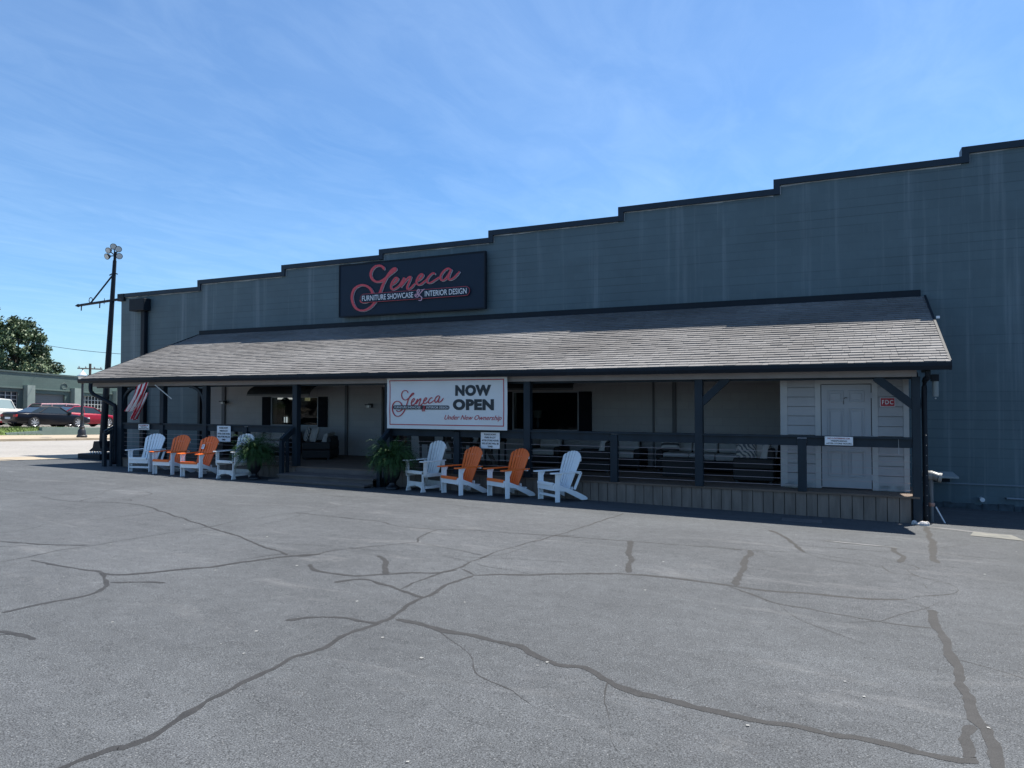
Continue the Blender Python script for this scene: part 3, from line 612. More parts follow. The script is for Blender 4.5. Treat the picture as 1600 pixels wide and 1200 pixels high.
# deck
dk = MB(); y = YP - .05
while y < YW - .06: dk.box(-19.45, 1.25, y, y + .138, DZ - .035, DZ); y += .144
dk.build('deck', DECK, porch)
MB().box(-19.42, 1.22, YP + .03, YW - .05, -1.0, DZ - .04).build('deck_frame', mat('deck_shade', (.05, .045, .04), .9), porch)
sk = MB(); x = -19.42
while x < 1.1:
    if not (-12.80 < x < -9.95):
        j = rnd.uniform(-.006, .006); wd = rnd.uniform(.168, .186)
        if x < -12.8 and x + wd > -12.72: wd = -12.73 - x
        sk.box(x, x + wd, YP - .035 + j, YP - .01 + j, gz(x, YP) - .08, DZ - .036 + rnd.uniform(-.004, 0)); x += wd + .011
    else: x = -9.83; skl = sk; sk = MB()
skl.build('skirt', SKIRT, porch); sk.build('skirt', SKIRT, porch)
mb = MB(); mb.box(-19.45, -12.75, YP - .058, YP - .045 + .015, DZ - .034, DZ - .001); mb.box(-9.83, 1.25, YP - .066, YP - .052, DZ - .034, DZ - .001)
mb.build('deck_nosing', DECK, porch)
# steps
st_ = MB(); gg = gz(-11.3, 13.7)
st_.box(-12.70, -9.86, YP - .06, YP - .02, gg - .1, DZ - .036)
for k in range(2): st_.box(-12.74, -9.84, 13.62 + k * .31, 13.615 + k * .31 + .30, -.245, -.21)
st_.box(-12.70, -9.88, 13.65, 13.68, gg - .12, -.246)
for k in range(2): st_.box(-12.72, -9.85, 13.30 + k * .155, 13.295 + k * .155 + .15, gg + .035, gg + .07)
st_.box(-12.70, -9.88, 13.32, 13.34, gg - .1, gg + .035)
st_.build('steps', mat('step_board', (.12, .10, .09), .8, .2, 5, .2, 20, stretch=(.4, 3, 1)), porch)

POSTS = [-19.37, -15.93, -12.73, -9.87, -6.22, -2.53, 1.21]
HALF = [-14.44, -7.98, -4.26, -.65]
def post(x, w_=.155, z0=None, z1=2.03, y=YP):
    z0 = gz(x, y) - .1 if z0 is None else z0
    return MB().box(x - w_ / 2, x + w_ / 2, y - w_ / 2, y + w_ / 2, z0, z1).build('post', NAVY2, porch, bevel=.008)
for x in POSTS: post(x, {1.21: .13, -19.37: .20}.get(x, .155), None if x in (1.21, -19.37) else DZ)
post(-17.62, .15, DZ)
for x in HALF: post(x, .15, DZ - .005, .90)
post(-20.0, .12, DZ - .3, 2.03, YW - .12)
def brace(a, b_): return MB().bar(a, b_, .14, .10, (0, 1, 0)).build('brace', NAVY2, porch)
brace((-2.50, YP, 1.55), (-1.98, YP, 2.05)); brace((1.20, YP, 1.50), (.58, YP, 2.03))
MB().bar((1.24, YP + .05, 1.50), (1.24, YP + .62, 2.10), .09, .11, (1, 0, 0)).build('brace', NAVY2, porch)
mb = MB(); q = [(-16.0 - .55 * (1 - math.cos(t)), YP, 1.50 + .5 * math.sin(t)) for t in [i * math.pi / 2 / 6 for i in range(7)]]
for a, b_ in zip(q[:-1], q[1:]): mb.bar(a, b_, .07, .10, (0, 1, 0))
mb.build('brace', NAVY2, porch)
mb = MB(); q = [(-19.30 + .55 * (1 - math.cos(t)), YP, 1.50 + .5 * math.sin(t)) for t in [i * math.pi / 2 / 6 for i in range(7)]]
for a, b_ in zip(q[:-1], q[1:]): mb.bar(a, b_, .07, .10, (0, 1, 0))
mb.build('brace', NAVY2, porch)
SECT = [(-19.27, -17.70), (-17.54, -16.01), (-15.85, -14.52), (-14.36, -12.81), (-9.79, -8.06), (-7.90, -6.30), (-6.14, -4.34), (-4.18, -2.61), (-2.45, -.73), (-.57, 1.14)]
for a, b_ in SECT:
    MB().box(a, b_, YP - .035, YP + .005, .775, .925).build('rail', NAVY2, porch, bevel=.004)
for a, b_ in ((-19.35, -12.70), (-9.90, 1.14)):
    mb = MB(); xs = [a] + [x for x in POSTS if a + .2 < x < b_ - .2] + [b_]
    for p, q_ in zip(xs[:-1], xs[1:]): mb.box(p + (.08 if p in POSTS else 0), q_ - (.08 if q_ in POSTS else 0), YP - .075, YP + .07, .926, .962)
    mb.build('rail_cap', NAVY2, porch)
    for k in range(6):
        z = .03 + k * .125
        xs2 = [a + .3 + (b_ - a - .4) * i / 12 for i in range(13)]
        MB().tube([(a + .06, YP, z)] + [(x, YP, z - .004 * abs(math.sin(x * 1.7))) for x in xs2] + [(b_ - .02, YP, z)], .0042, 5).build('cable', mat('cable_steel', (.42, .34, .33), .4, metal=.3), porch)
# handrails: at both sides of the steps and at the left end
def handrail(x, y0, y1, z0, z1, parent):
    MB().bar((x, y0, z0), (x, y1, z1), .09, .045).bar((x, y0, z0 - .10), (x, y1, z1 - .10), .04, .09).build('handrail', NAVY2, parent)
    g = gz(x, y1); MB().box(x - .045, x + .045, y1 - .02, y1 + .07, g - .05, z1 - .03).build('newel', NAVY2, parent)
    MB().box(x - .03, x + .03, y1 + .20, y1 + .26, g - .05, z1 + (z0 - z1) * .35 - .1).build('newel', NAVY2, parent)
handrail(-12.76, YP - .02, 13.78, .96, .64, porch); handrail(-9.80, YP - .02, 13.78, .96, .64, porch)
handrail(-19.55, YP + .1, 13.86, .95, .70, porch)

# rainwater pipes
dn = thing('porch_downspout', 'dark elbowed downspout running from the gutter to the left corner post', 'downspout', (-20.3, 13.95, 0))
q = [(0, 0, 2.13), (0, 0, 1.93), (.06, .02, 1.83), (.16, .06, 1.76), (.68, .22, 1.50), (.76, .24, 1.38), (.77, .24, .6), (.77, .24, gz(-19.5, 14) + .05)]
MB().tube(spline(q, 5), .055, 10).build('pipe', NAVY, dn, smooth=True)
for z in (1.3, .3): MB().box(.70, .84, .17, .31, z, z + .03).build('strap', NAVY2, dn)
dn2 = thing('porch_downspout', 'dark perforated pipe fixed behind the right corner post', 'downspout', (1.37, YP + .10, 0))
q = [(0, -.35, 2.14), (0, -.3, 2.0), (-.02, 0, 1.85), (-.02, 0, .6), (-.02, 0, gz(1.4, 14.4) + .02)]
MB().tube(spline(q, 5), .045, 10).build('pipe', NAVY, dn2, smooth=True)
for k in range(9):
    MB().sphere((-.005, -.055, 1.0 - k * .175), .0065, n=6, m=4).build('rivet', GALV, dn2)

# ------------------------------------------------------------------ clapboard closet under the porch
clo = thing('storage_closet', 'white clapboard closet at the right end of the porch', 'closet', (0, 0, 0))
YC = 14.92
mb = MB(); mb.box(-1.06, 1.13, YC + .045, YW - .06, DZ, 2.35); mb.build('wall', SIDING, clo)
def clap(x0, x1, name='siding'):
    mb = MB(); z = DZ + .1
    while z < 2.33:
        z1 = min(z + .172, 2.35); mb.hexa([(x0, YC - .008, z), (x1, YC - .008, z), (x1, YC + .029, z), (x0, YC + .029, z), (x0, YC + .004, z1), (x1, YC + .004, z1), (x1, YC + .029, z1), (x0, YC + .029, z1)]); z += .184
    mb.build(name, SIDING, clo)
clap(-.94, -.44); clap(.64, 1.06)
TR = mat('trim_white', (.40, .395, .39), .5, .05, 3)
def tr(x0, x1, z0, z1): MB().box(x0, x1, YC - .014, YC + .028, z0, z1).build('trim', TR, clo, bevel=.003)
tr(-1.07, -.94, DZ, 2.35); tr(1.06, 1.15, DZ, 2.35); tr(-.44, -.34, DZ, 2.10); tr(.54, .64, DZ, 2.10); tr(-.34, .54, 1.93, 2.10)
for a, b_ in ((.64, 1.06), (-.94, -.44)): MB().box(a, b_, YC - .004, YC + .02, DZ, DZ + .1).build('skirting', mat('worn_base', (.30, .32, .32), .8, .35, 6), clo)
X0, X1, Z0, Z1 = -.325, .525, -.045, 1.915
DR = MB(); DR.box(X0, X1, YC - .003, YC + .028, Z0, Z1)
door = DR.build('door', DOORW, clo)
pz = [(1.58, 1.80), (.83, 1.46), (.16, .66)]
for (a, b_) in pz:
    for (p, q_) in ((X0 + .11, X0 + .385), (X1 - .385, X1 - .11)):
        f = .022; m_ = MB()
        m_.box(p, q_, YC - .020, YC - .003, b_ - f, b_); m_.box(p, q_, YC - .020, YC - .003, a, a + f)
        m_.box(p, p + f, YC - .020, YC - .003, a + f, b_ - f); m_.box(q_ - f, q_, YC - .020, YC - .003, a + f, b_ - f)
        m_.box(p + .05, q_ - .05, YC - .016, YC - .003, a + .05, b_ - .05)
        m_.build('panel', DOORW, door, bevel=.004)
MB().box(X0 - .013, X0 - .001, YC - .001, YC + .03, Z0, Z1).box(X1 + .001, X1 + .013, YC - .001, YC + .03, Z0, Z1).box(X0, X1, YC - .001, YC + .03, Z1 + .001, Z1 + .013).box(X0, X1, YC - .006, YC + .03, Z0 - .022, Z0 - .002).build('gap', BLACKM, door)
for z in (1.66, .85, .12): MB().box(X1 - .012, X1 + .026, YC - .020, YC - .012, z, z + .10).build('hinge', DOORW, door)
wr = thing('wreath_hook', 'small bent hook left high on the white closet door', 'hook', (.07, YC - .012, 1.60))
MB().tube([(-.01, 0, -.06), (-.012, -.01, 0), (0, -.02, .05), (.025, -.025, .07), (.05, -.02, .06)], .008, 6).build('hook', mat('hook_grey', (.1, .1, .1), .5), wr)

# ------------------------------------------------------------------ signs
def plate(name, label, cat, x0, x1, z0, z1, y, th=.006, m=PAPER, group=None):
    t = thing(name, label, cat, (0, 0, 0), 0, group)
    MB().box(x0, x1, y, y + th, z0, z1).build('panel', m, t); return t
fd = plate('fire_sign', 'small red sign with white letters FDC on the white siding', 'sign', .68, .925, 1.50, 1.665, YC - .02, .012, m=REDP)
mb = MB(); y = YC - .0215
for a, b_, c, d_ in ((.68, .925, 1.50, 1.507), (.68, .925, 1.658, 1.665), (.68, .687, 1.507, 1.658), (.918, .925, 1.507, 1.658)): mb.box(a, b_, y, y + .002, c, d_)
mb.build('border', PAPER, fd)
text('lettering', 'FDC', .712, .896, 1.542, 1.622, YC - .0215, PAPER, fd, bold=.008, sp=1.2)
def notice(x0, x1, z0, z1, lines, label, reds=()):
    t = plate('notice_sign', label, 'sign', x0, x1, z0, z1, YP - .085, .005, group=None)
    n = len(lines); h = (z1 - z0) / (n + .35); wd = x1 - x0; mxl = max(len(s_) for s_ in lines)
    for i, s_ in enumerate(lines):
        ln = wd * .90 * len(s_) / mxl; zc = z1 - h * (i + .68)
        text('lettering', s_, (x0 + x1) / 2 - ln / 2, (x0 + x1) / 2 + ln / 2, zc - h * .30, zc + h * .30, YP - .0855, REDP if i in reds else INK, t, bold=.012)
    m_ = MB()
    for x in (x0 + .015, x1 - .015):
        for z in (z0 + .015, z1 - .015): m_.box(x - .006, x + .006, YP - .088, YP - .085, z - .006, z + .006)
    m_.build('screws', GALV, t)
NL = ['NO LOITERING OR', 'TRESPASSING', 'AFTER STORE HOURS']
PK = ["PLEASE DON'T", 'PARK IN LOT', 'AFTER STORE HOURS', 'VIOLATORS WILL BE', 'TOWED']
notice(-18.55, -18.10, .765, .925, NL, 'small white no loitering notice on the rail behind the leftmost white chair', (0,))
notice(-.26, .205, .80, .955, NL, 'small white no loitering notice on the rail in front of the closet door', (0,))
notice(-15.43, -14.93, .50, .925, PK, 'square white parking notice on the rail above the left glider chair')
notice(-7.34, -6.87, .54, .90, PK, 'square white parking notice below the banner, above an orange chair')

# banner: a softly buckled vinyl sheet
bn = thing('banner', 'white vinyl banner with red border reading NOW OPEN under the porch eave', 'banner', (0, 0, 0))
BX0, BX1, BZ0, BZ1, BY = -9.79, -6.63, .955, 2.135, YP - .20
def by(x, z): 
    u = (x - BX0) / (BX1 - BX0); v = (z - BZ0) / (BZ1 - BZ0)
    return BY - .035 * math.sin(math.pi * u) * (1 - v * .5) - .008 * math.sin(u * 9 + v * 3) * (1 - v) - .018 * math.exp(-((u - .02 - (1 - v) * .45) ** 2) / .0012) * (v > .3) * (v - .3) * 1.5 - .010 * noise.noise(Vector((u * 5, v * 4, 2)))
mb = MB(); nx, nz = 60, 24
for i in range(nx + 1):
    for j in range(nz + 1):
        x = BX0 + (BX1 - BX0) * i / nx; z = BZ0 + (BZ1 - BZ0) * j / nz; mb.v.append((x, by(x, z), z))
for i in range(nx):
    for j in range(nz): a = i * (nz + 1) + j; mb.f.append((a, a + nz + 1, a + nz + 2, a + 1))
bs = mb.build('sheet', mat('banner_vinyl', (.66, .66, .65), .5, .03, 2), bn, smooth=True)
def drape(o, dz=.0):
    for v in o.data.vertices: v.co.y = by(v.co.x, v.co.z) + (v.co.y - BY)
    return o
DARKB = mat('banner_charcoal', (.012, .018, .024), .5)
REDB = mat('banner_red', (.42, .03, .045), .5)
def subdiv_box(mb, x0, x1, z0, z1, y, th=.003):
    n = max(1, int(max(x1 - x0, z1 - z0) / .05)); hx = (x1 - x0) > (z1 - z0)
    for k in range(n):
        if hx: mb.box(x0 + (x1 - x0) * k / n, x0 + (x1 - x0) * (k + 1) / n, y, y + th, z0, z1)
        else: mb.box(x0, x1, y, y + th, z0 + (z1 - z0) * k / n, z0 + (z1 - z0) * (k + 1) / n)
mb = MB(); y = BY - .006
a, b_, c, d_ = BX0 + .075, BX1 - .075, BZ0 + .085, BZ1 - .045; t = .02
subdiv_box(mb, a, b_, d_ - t, d_, y); subdiv_box(mb, a, b_, c, c + t, y); subdiv_box(mb, a, a + t, c + t, d_ - t, y); subdiv_box(mb, b_ - t, b_, c + t, d_ - t, y)
drape(mb.build('border', REDB, bn))
drape(text('lettering', 'NOW', -7.92, -7.02, 1.715, 1.965, BY - .003, DARKB, bn, bold=.062, depth=.004, sp=1.1))
drape(text('lettering', 'OPEN', -7.98, -6.95, 1.395, 1.645, BY - .003, DARKB, bn, bold=.062, depth=.004, sp=1.1))
drape(text('lettering', 'Under New Ownership', -8.20, -6.76, 1.145, 1.285, BY - .003, REDB, bn, shear=.42, bold=.006, depth=.004))
def pill(mb, x0, x1, z0, z1, y, th=.003, n=8):
    r = (z1 - z0) / 2; zc = (z0 + z1) / 2; k = 30
    p = [(x0 + r - r * math.sin(math.pi * i / n), zc + r * math.cos(math.pi * i / n)) for i in range(n + 1)]
    q = [(x1 - r + r * math.sin(math.pi * i / n), zc - r * math.cos(math.pi * i / n)) for i in range(n + 1)]
    mb.prism(p + q, 'y', y, y + th)
def ribbon_xz(mb, pts, wd, y, th=.004, taper=True):
    P = spline(pts, 6); b0 = len(mb.v); n = len(P)
    for i, p in enumerate(P):
        a = P[max(i - 1, 0)]; c = P[min(i + 1, n - 1)]; dx, dz = c[0] - a[0], c[1] - a[1]; dl = math.hypot(dx, dz) or 1
        nx, nz = -dz / dl, dx / dl
        ww = wd * (.62 + .38 * abs(dz / dl)) * (1 if 2 < i < n - 3 or not taper else .6) / 2
        yy = y - .00005 * i          # the stroke climbs slowly so that it can cross itself
        mb.v += [(p[0] + nx * ww, yy, p[1] + nz * ww), (p[0] - nx * ww, yy, p[1] - nz * ww), (p[0] + nx * ww, y + th, p[1] + nz * ww), (p[0] - nx * ww, y + th, p[1] - nz * ww)]
        if i:
            k = b0 + 4 * i
            mb.f += [(k - 4, k - 3, k + 1, k), (k - 2, k + 2, k + 3, k - 1), (k - 4, k, k + 2, k - 2), (k - 3, k - 1, k + 3, k + 1)]
SENECA = [(0.085,[(-0.84,0.54),(-0.89,0.62),(-1.02,0.68),(-1.17,0.66),(-1.29,0.56),(-1.33,0.42),(-1.27,0.29),(-1.15,0.21),(-0.98,0.2),(-0.8,0.28),(-0.63,0.39),(-0.49,0.47),(-0.43,0.53),(-0.49,0.55),(-0.6,0.48),(-0.75,0.31),(-0.88,0.1),(-0.99,-0.14),(-1.14,-0.38),(-1.34,-0.56),(-1.58,-0.64),(-1.82,-0.59),(-1.97,-0.42),(-2.02,-0.19),(-1.93,0.03),(-1.72,0.13),(-1.52,0.11),(-1.35,0.01),(-1.26,-0.14),(-1.3,-0.29),(-1.45,-0.38),(-1.61,-0.39),(-1.72,-0.33)]),(0.062,[(-0.55,0.06),(-0.41,0.16),(-0.36,0.24),(-0.43,0.27),(-0.54,0.17),(-0.6,0.03),(-0.56,-0.07),(-0.44,-0.05),(-0.29,0.04),(-0.16,0.21),(-0.14,0.23),(-0.2,0.11),(-0.25,-0.03)]),(0.062,[(-0.23,0.0),(-0.11,0.14),(0.03,0.25),(0.09,0.25),(0.04,0.12),(-0.03,-0.03),(0.0,-0.1),(0.11,-0.06),(0.25,0.06)]),(0.062,[(0.31,0.11),(0.46,0.2),(0.51,0.28),(0.45,0.31),(0.35,0.23),(0.29,0.1),(0.34,0.01),(0.47,0.03),(0.63,0.14)]),(0.062,[(0.92,0.27),(0.87,0.31),(0.77,0.27),(0.66,0.15),(0.67,0.05),(0.78,0.04),(0.95,0.12),(1.11,0.2)]),(0.062,[(1.44,0.36),(1.35,0.41),(1.21,0.34),(1.11,0.21),(1.13,0.09),(1.23,0.09),(1.36,0.22),(1.46,0.37),(1.39,0.23),(1.36,0.11),(1.44,0.08),(1.58,0.15),(1.73,0.29)])]
def xf(P, sx, sz, ox, oz): return [(x * sx + ox, z * sz + oz) for x, z in P]
# banner logo: same lettering, thinner
mb = MB()
pill(mb, -9.60, -8.07, 1.405, 1.500, BY - .006)
o = mb.build('logo_bar', DARKB, bn); o.location.y = by(-8.85, 1.45) - BY - .004
for i, (wd, P) in enumerate(SENECA):
    mb = MB(); ribbon_xz(mb, xf(P, .375, .46, -8.87, 1.535), wd * (.30 if i == 0 else .42), BY - .011 - i * .0007, .003); drape(mb.build('script_letter', REDB, bn, fix=False))
tt = text('lettering', 'FURNITURE SHOWCASE', -9.56, -8.84, 1.428, 1.478, BY - .0068, PAPER, bn, depth=.001); tt.location.y = by(-8.85, 1.45) - BY - .004
tt = text('lettering', 'INTERIOR DESIGN', -8.68, -8.10, 1.428, 1.478, BY - .0068, PAPER, bn, depth=.001); tt.location.y = by(-8.85, 1.45) - BY - .004
drape(text('lettering', '&', -8.80, -8.70, 1.36, 1.50, BY - .012, REDB, bn, shear=.3))
mb = MB()
for x in (BX0 + .03, -8.7, -7.7, BX1 - .03):
    mb.tube([(x, by(x, BZ1 - .03) - .004, BZ1 - .03), (x, BY + .03, BZ1 + .0), (x, YP - .1, BZ1 + .01)], .004, 5)
mb.build('ties', PAPER, bn)

# big fascia sign
sg = thing('store_sign', 'wide dark navy sign board with red script lettering on the upper wall', 'sign', (-11.48, 17.58, 4.98))
SIGN = mat('sign_navy', (.012, .024, .043), .5, .05, 2, spec=.2)
MB().box(-2.50, 2.50, .02, .10, -.77, .78).build('board', SIGN, sg)
mb = MB(); f = .035
mb.box(-2.535, 2.535, .0, .11, .78, .78 + f); mb.box(-2.535, 2.535, .0, .11, -.77 - f, -.77); mb.box(-2.535, -2.5, .0, .11, -.77, .78); mb.box(2.5, 2.535, .0, .11, -.77, .78)
mb.build('frame', NAVY, sg)
MB().box(-2.2, -2.1, .11, .21, -.7, .7).box(2.1, 2.2, .11, .21, -.7, .7).build('bracket', NAVY, sg)
SRED = mat('sign_script_red', (.56, .055, .075), .45); SPALE = mat('sign_edge_pale', (.42, .44, .50), .5); SPINK = mat('sign_pink', (.55, .32, .40), .5)
for i, (wd, P) in enumerate(SENECA):
    mb = MB(); ribbon_xz(mb, xf(P, 1, 1, .018, -.014), wd * .95, .004 + i * .0006, .006); mb.build('letter_edge', SPALE, sg, fix=False)
    mb = MB(); ribbon_xz(mb, P, wd, -.020 - i * .0012, .012); mb.build('script_letter', SRED, sg, fix=False)
mb = MB(); pill(mb, -1.70, 2.07, -.415, -.145, -.040, .006); mb.build('pill_edge', SRED, sg)
mb = MB(); pill(mb, -1.688, 2.058, -.403, -.157, -.046, .006); mb.build('pill', SIGN, sg)
text('lettering', 'FURNITURE SHOWCASE', -1.62, .20, -.36, -.20, -.047, PAPER, sg, bold=.004)
text('lettering', 'INTERIOR DESIGN', .60, 1.97, -.355, -.195, -.047, PAPER, sg, bold=.004)
mb = MB(); ribbon_xz(mb, [(.30, -.33), (.36, -.26), (.42, -.17), (.38, -.14), (.34, -.20), (.40, -.30), (.50, -.38), (.47, -.46), (.38, -.45)], .035, -.056, .006)
ribbon_xz(mb, [(.56, -.16), (.50, -.20), (.42, -.28), (.36, -.36), (.29, -.34), (.27, -.29), (.33, -.26)], .032, -.0575, .006)
ribbon_xz(mb, [(.46, -.15), (.52, -.16), (.60, -.14)], .03, -.060, .006)
mb.build('ampersand', SPINK, sg, fix=False)
# ------------------------------------------------------------------ lawn chairs (front edge at y=0, facing -Y)
def back_slats(mb, w0, w1, y0, z0, y1, z1, n=7, arch=.13, th=.02, gap=.016):
    """fan of slats from the seat (y0,z0) up to (y1,z1)"""
    d = Vector((0, y1 - y0, z1 - z0)); ln = d.length; d.normalize(); nrm = Vector((0, d.z, -d.y)) * th
    for k in range(n):
        def edge(f, t):   # x at fraction f across and t along
            return (f - .5) * (w0 + (w1 - w0) * t)
        fa, fb = k / n, (k + 1) / n
        def top(f): return 1 - arch * (abs(f - .5) * 2) ** 2.2 / ln * 1.0
        ta, tb, tm = top(fa), top(fb), top((fa + fb) / 2)
        for t0, t1a, t1b in ((0, None, None),):
            pts = []
            for off in (Vector((0, 0, 0)), nrm):
                for f, t, s_ in ((fa, 0, 1), (fb, 0, -1), (fb, tb, -1), ((fa + fb) / 2, tm + .008, 0), (fa, ta, 1)):
                    x = edge(f, t) + s_ * gap / 2; p = Vector((x, y0, z0)) + d * (ln * t) + off; pts.append(p)
            # cupped back: outer slats sit slightly forward
            cup = .035 * ((abs((fa + fb) / 2 - .5) * 2) ** 2)
            pts = [p - nrm.normalized() * 0 - Vector((0, cup, 0)) for p in pts]
            mb.add(pts, [(0, 1, 2, 3, 4), (9, 8, 7, 6, 5), (0, 5, 6, 1), (1, 6, 7, 2), (2, 7, 8, 3), (3, 8, 9, 4), (4, 9, 5, 0)])
def seat_slats(mb, w_, y0, z0, y1, z1, n=6, th=.022):
    for k in range(n):
        a, b_ = k / n, (k + 1) / n - .02
        A = Vector((0, y0 + (y1 - y0) * a, z0 + (z1 - z0) * a + .012 * math.cos(a * 3))); B = Vector((0, y0 + (y1 - y0) * b_, z0 + (z1 - z0) * b_ + .012 * math.cos(b_ * 3)))
        mb.hexa([(-w_ / 2, A.y, A.z - th), (w_ / 2, A.y, A.z - th), (w_ / 2, B.y, B.z - th), (-w_ / 2, B.y, B.z - th), (-w_ / 2, A.y, A.z), (w_ / 2, A.y, A.z), (w_ / 2, B.y, B.z), (-w_ / 2, B.y, B.z)])
def arm(t, s_, m, z=.575, y0=-.09, y1=.66, wd=.135, x=.30, rake=.0):
    p = [(s_ * (x - wd / 2 + .02), y0 + .03), (s_ * (x - wd / 2 + .045), y0), (s_ * (x + wd / 2 - .03), y0), (s_ * (x + wd / 2), y0 + .04), (s_ * (x + wd / 2), y0 + .3), (s_ * (x + wd / 2 - .03), y1), (s_ * (x - wd / 2 + .06), y1), (s_ * (x - wd / 2 + .02), y0 + .35)]
    if s_ < 0: p = p[::-1]
    return MB().prism(p, 'z', z, z + .024).build('arm', m, t, bevel=.005)
def adirondack(label, mseat, mframe, extra=None):
    t = thing('adirondack_chair', label, 'chair', group='lawn chairs lined up in front of the porch')
    W_ = .60
    mb = MB(); seat_slats(mb, .54, -.01, .385, .50, .215); mb.box(-.27, .27, -.035, -.008, .335, .392); mb.build('seat', mseat, t, bevel=.003)
    mb = MB(); back_slats(mb, .45, .67, .42, .19, .73, 1.0); mb.build('backrest', mseat, t, bevel=.002)
    mb = MB(); mb.box(-.33, .33, .59, .62, .545, .60); mb.bar((-.27, .69, .82), (.27, .69, .82), .03, .05); mb.bar((-.24, .50, .25), (.24, .50, .25), .03, .06); mb.build('back_frame', mframe, t)
    for s_ in (-1, 1):
        arm(t, s_, mseat if mseat is not mframe else mframe)
        MB().box(s_ * .315 - .013 if s_ > 0 else s_ * .315 - .013, s_ * .315 + .013, .02, .125, 0, .573).box(s_ * .315 - .045, s_ * .315 - .013 if s_ > 0 else s_ * .315 + .045, .10, .124, 0, .573).build('leg', mframe, t, bevel=.003)
        # long skid that is seat support and rear leg in one
        sk_ = [(-.005, .36), (-.005, .245), (.28, .20), (.70, .0), (.83, .0), (.85, .03), (.80, .075), (.56, .19), (.42, .235), (.03, .375)]
        MB().prism(sk_, 'x', s_ * .285 - .013, s_ * .285 + .013).build('rear_leg', mframe, t, bevel=.003)
        MB().prism([(.125, .573), (.19, .573), (.125, .45)], 'x', s_ * .315 - .011, s_ * .315 + .011).build('arm_bracket', mframe, t)
    MB().box(-.30, .30, -.008, .018, .235, .334).build('apron', mframe, t, bevel=.003)
    if extra == 'stretcher':
        MB().box(-.30, .30, .045, .07, .10, .15).build('stretcher', mframe, t)
        for s_ in (-1, 1):
            MB().bar((s_ * .315, .66, .574), (s_ * .31, .50, .235), .024, .06, (1, 0, 0)).build('rear_post', mframe, t)
    else:
        MB().bar((-.285, .60, .19), (.285, .60, .19), .05, .02).bar((-.285, .68, .10), (.285, .68, .10), .05, .02).build('stretcher', mframe, t)
    return t
def glider(label):
    t = thing('glider_chair', label, 'chair', group='lawn chairs lined up in front of the porch'); m = GLIDERW
    mb = MB(); seat_slats(mb, .56, -.03, .455, .50, .36); mb.box(-.29, .29, -.055, -.028, .40, .458); mb.build('seat', m, t, bevel=.003)
    mb = MB(); back_slats(mb, .48, .60, .47, .34, .70, 1.10, n=6, arch=.10); mb.build('backrest', m, t, bevel=.002)
    MB().box(-.30, .30, .58, .605, .60, .65).bar((-.26, .685, .95), (.26, .685, .95), .03, .05).build('back_frame', m, t)
    for s_ in (-1, 1):
        arm(t, s_, m, z=.665, y0=-.10, y1=.62)
        MB().box(s_ * .325 - .013, s_ * .325 + .013, -.01, .08, .36, .663).build('arm_post', m, t, bevel=.003)
        MB().box(s_ * .325 - .013, s_ * .325 + .013, .50, .58, .36, .663).build('arm_post', m, t, bevel=.003)
        MB().box(s_ * .29 - .013, s_ * .29 + .013, -.03, .56, .33, .40).build('side_rail', m, t)
        # glider base: flared uprights on a runner
        MB().prism([(-.05, 0), (.09, 0), (.05, .10), (.035, .34), (-.01, .34), (-.015, .12)], 'x', s_ * .265 - .014, s_ * .265 + .014).build('leg', m, t, bevel=.003)
        MB().prism([(.50, 0), (.66, 0), (.64, .05), (.57, .14), (.56, .34), (.51, .34), (.50, .10)], 'x', s_ * .265 - .014, s_ * .265 + .014).build('leg', m, t, bevel=.003)
        MB().box(s_ * .265 - .013, s_ * .265 + .013, .07, .52, .07, .13).build('base_rail', m, t)
    MB().prism([(-.25, .06), (-.15, .11), (0, .135), (.15, .11), (.25, .06), (.25, .22), (-.25, .22)], 'y', .0, .025).build('base_front', m, t)
    MB().box(-.25, .25, .54, .565, .08, .20).build('base_back', m, t)
    return t
def G3(x, y): return (x, y, gz(x, y))
wc = adirondack('white lawn chair farthest left in front of the porch rail', WHITEP, WHITEP, 'stretcher')
oc = adirondack('orange lawn chair on white legs between the leftmost white chair and its orange twin', ORANGE, WHITEP)
gc = glider('white slatted glider chair right of the left orange pair, by the fern')
wc.location = G3(-17.22, 13.20); wc.rotation_euler.z = R(13)
oc.location = G3(-16.12, 13.03); oc.rotation_euler.z = R(3)
oc2 = copy_tree(oc, None, G3(-14.95, 12.90), R(2), 'orange lawn chair with small white tag, beside the left white glider')
gc.location = G3(-13.92, 13.05); gc.rotation_euler.z = R(-2); gc.location.y += .05
gc2 = copy_tree(gc, None, G3(-8.62, 13.50), R(-20), 'white slatted glider chair right of the right-hand fern urn')
oc3 = copy_tree(oc, None, G3(-7.70, 13.43), R(-24), 'orange lawn chair next to the right glider, under the banner')
oc4 = copy_tree(oc, None, G3(-6.62, 13.50), R(-27), 'orange lawn chair nearest the right-hand white lawn chair')
wc2 = copy_tree(wc, None, G3(-5.50, 13.56), R(-34), 'white lawn chair farthest right of the row, beside the plank skirt')
for par, p, lb in ((oc2, (-.15, .60, .74), 'white price tag hanging on the left glider-side orange chair'), (gc, (-.13, .56, .83), 'white price tag hanging on the left glider chair back')):
    th_ = tag(empty('price_tag', (0, 0, 0)), lb, 'tag')
    M = Matrix.Translation(par.location) @ Matrix.Rotation(par.rotation_euler.z, 4, 'Z'); th_.location = M @ Vector(p); th_.rotation_euler = (R(-20), 0, par.rotation_euler.z)
    MB().box(-.045, .045, -.012, -.008, -.07, .05).build('card', PAPER, th_)
    for k in range(3): MB().box(-.03, .03 - .01 * k, -.0135, -.0121, .02 - k * .025, .028 - k * .025).build('printing', INK, th_)

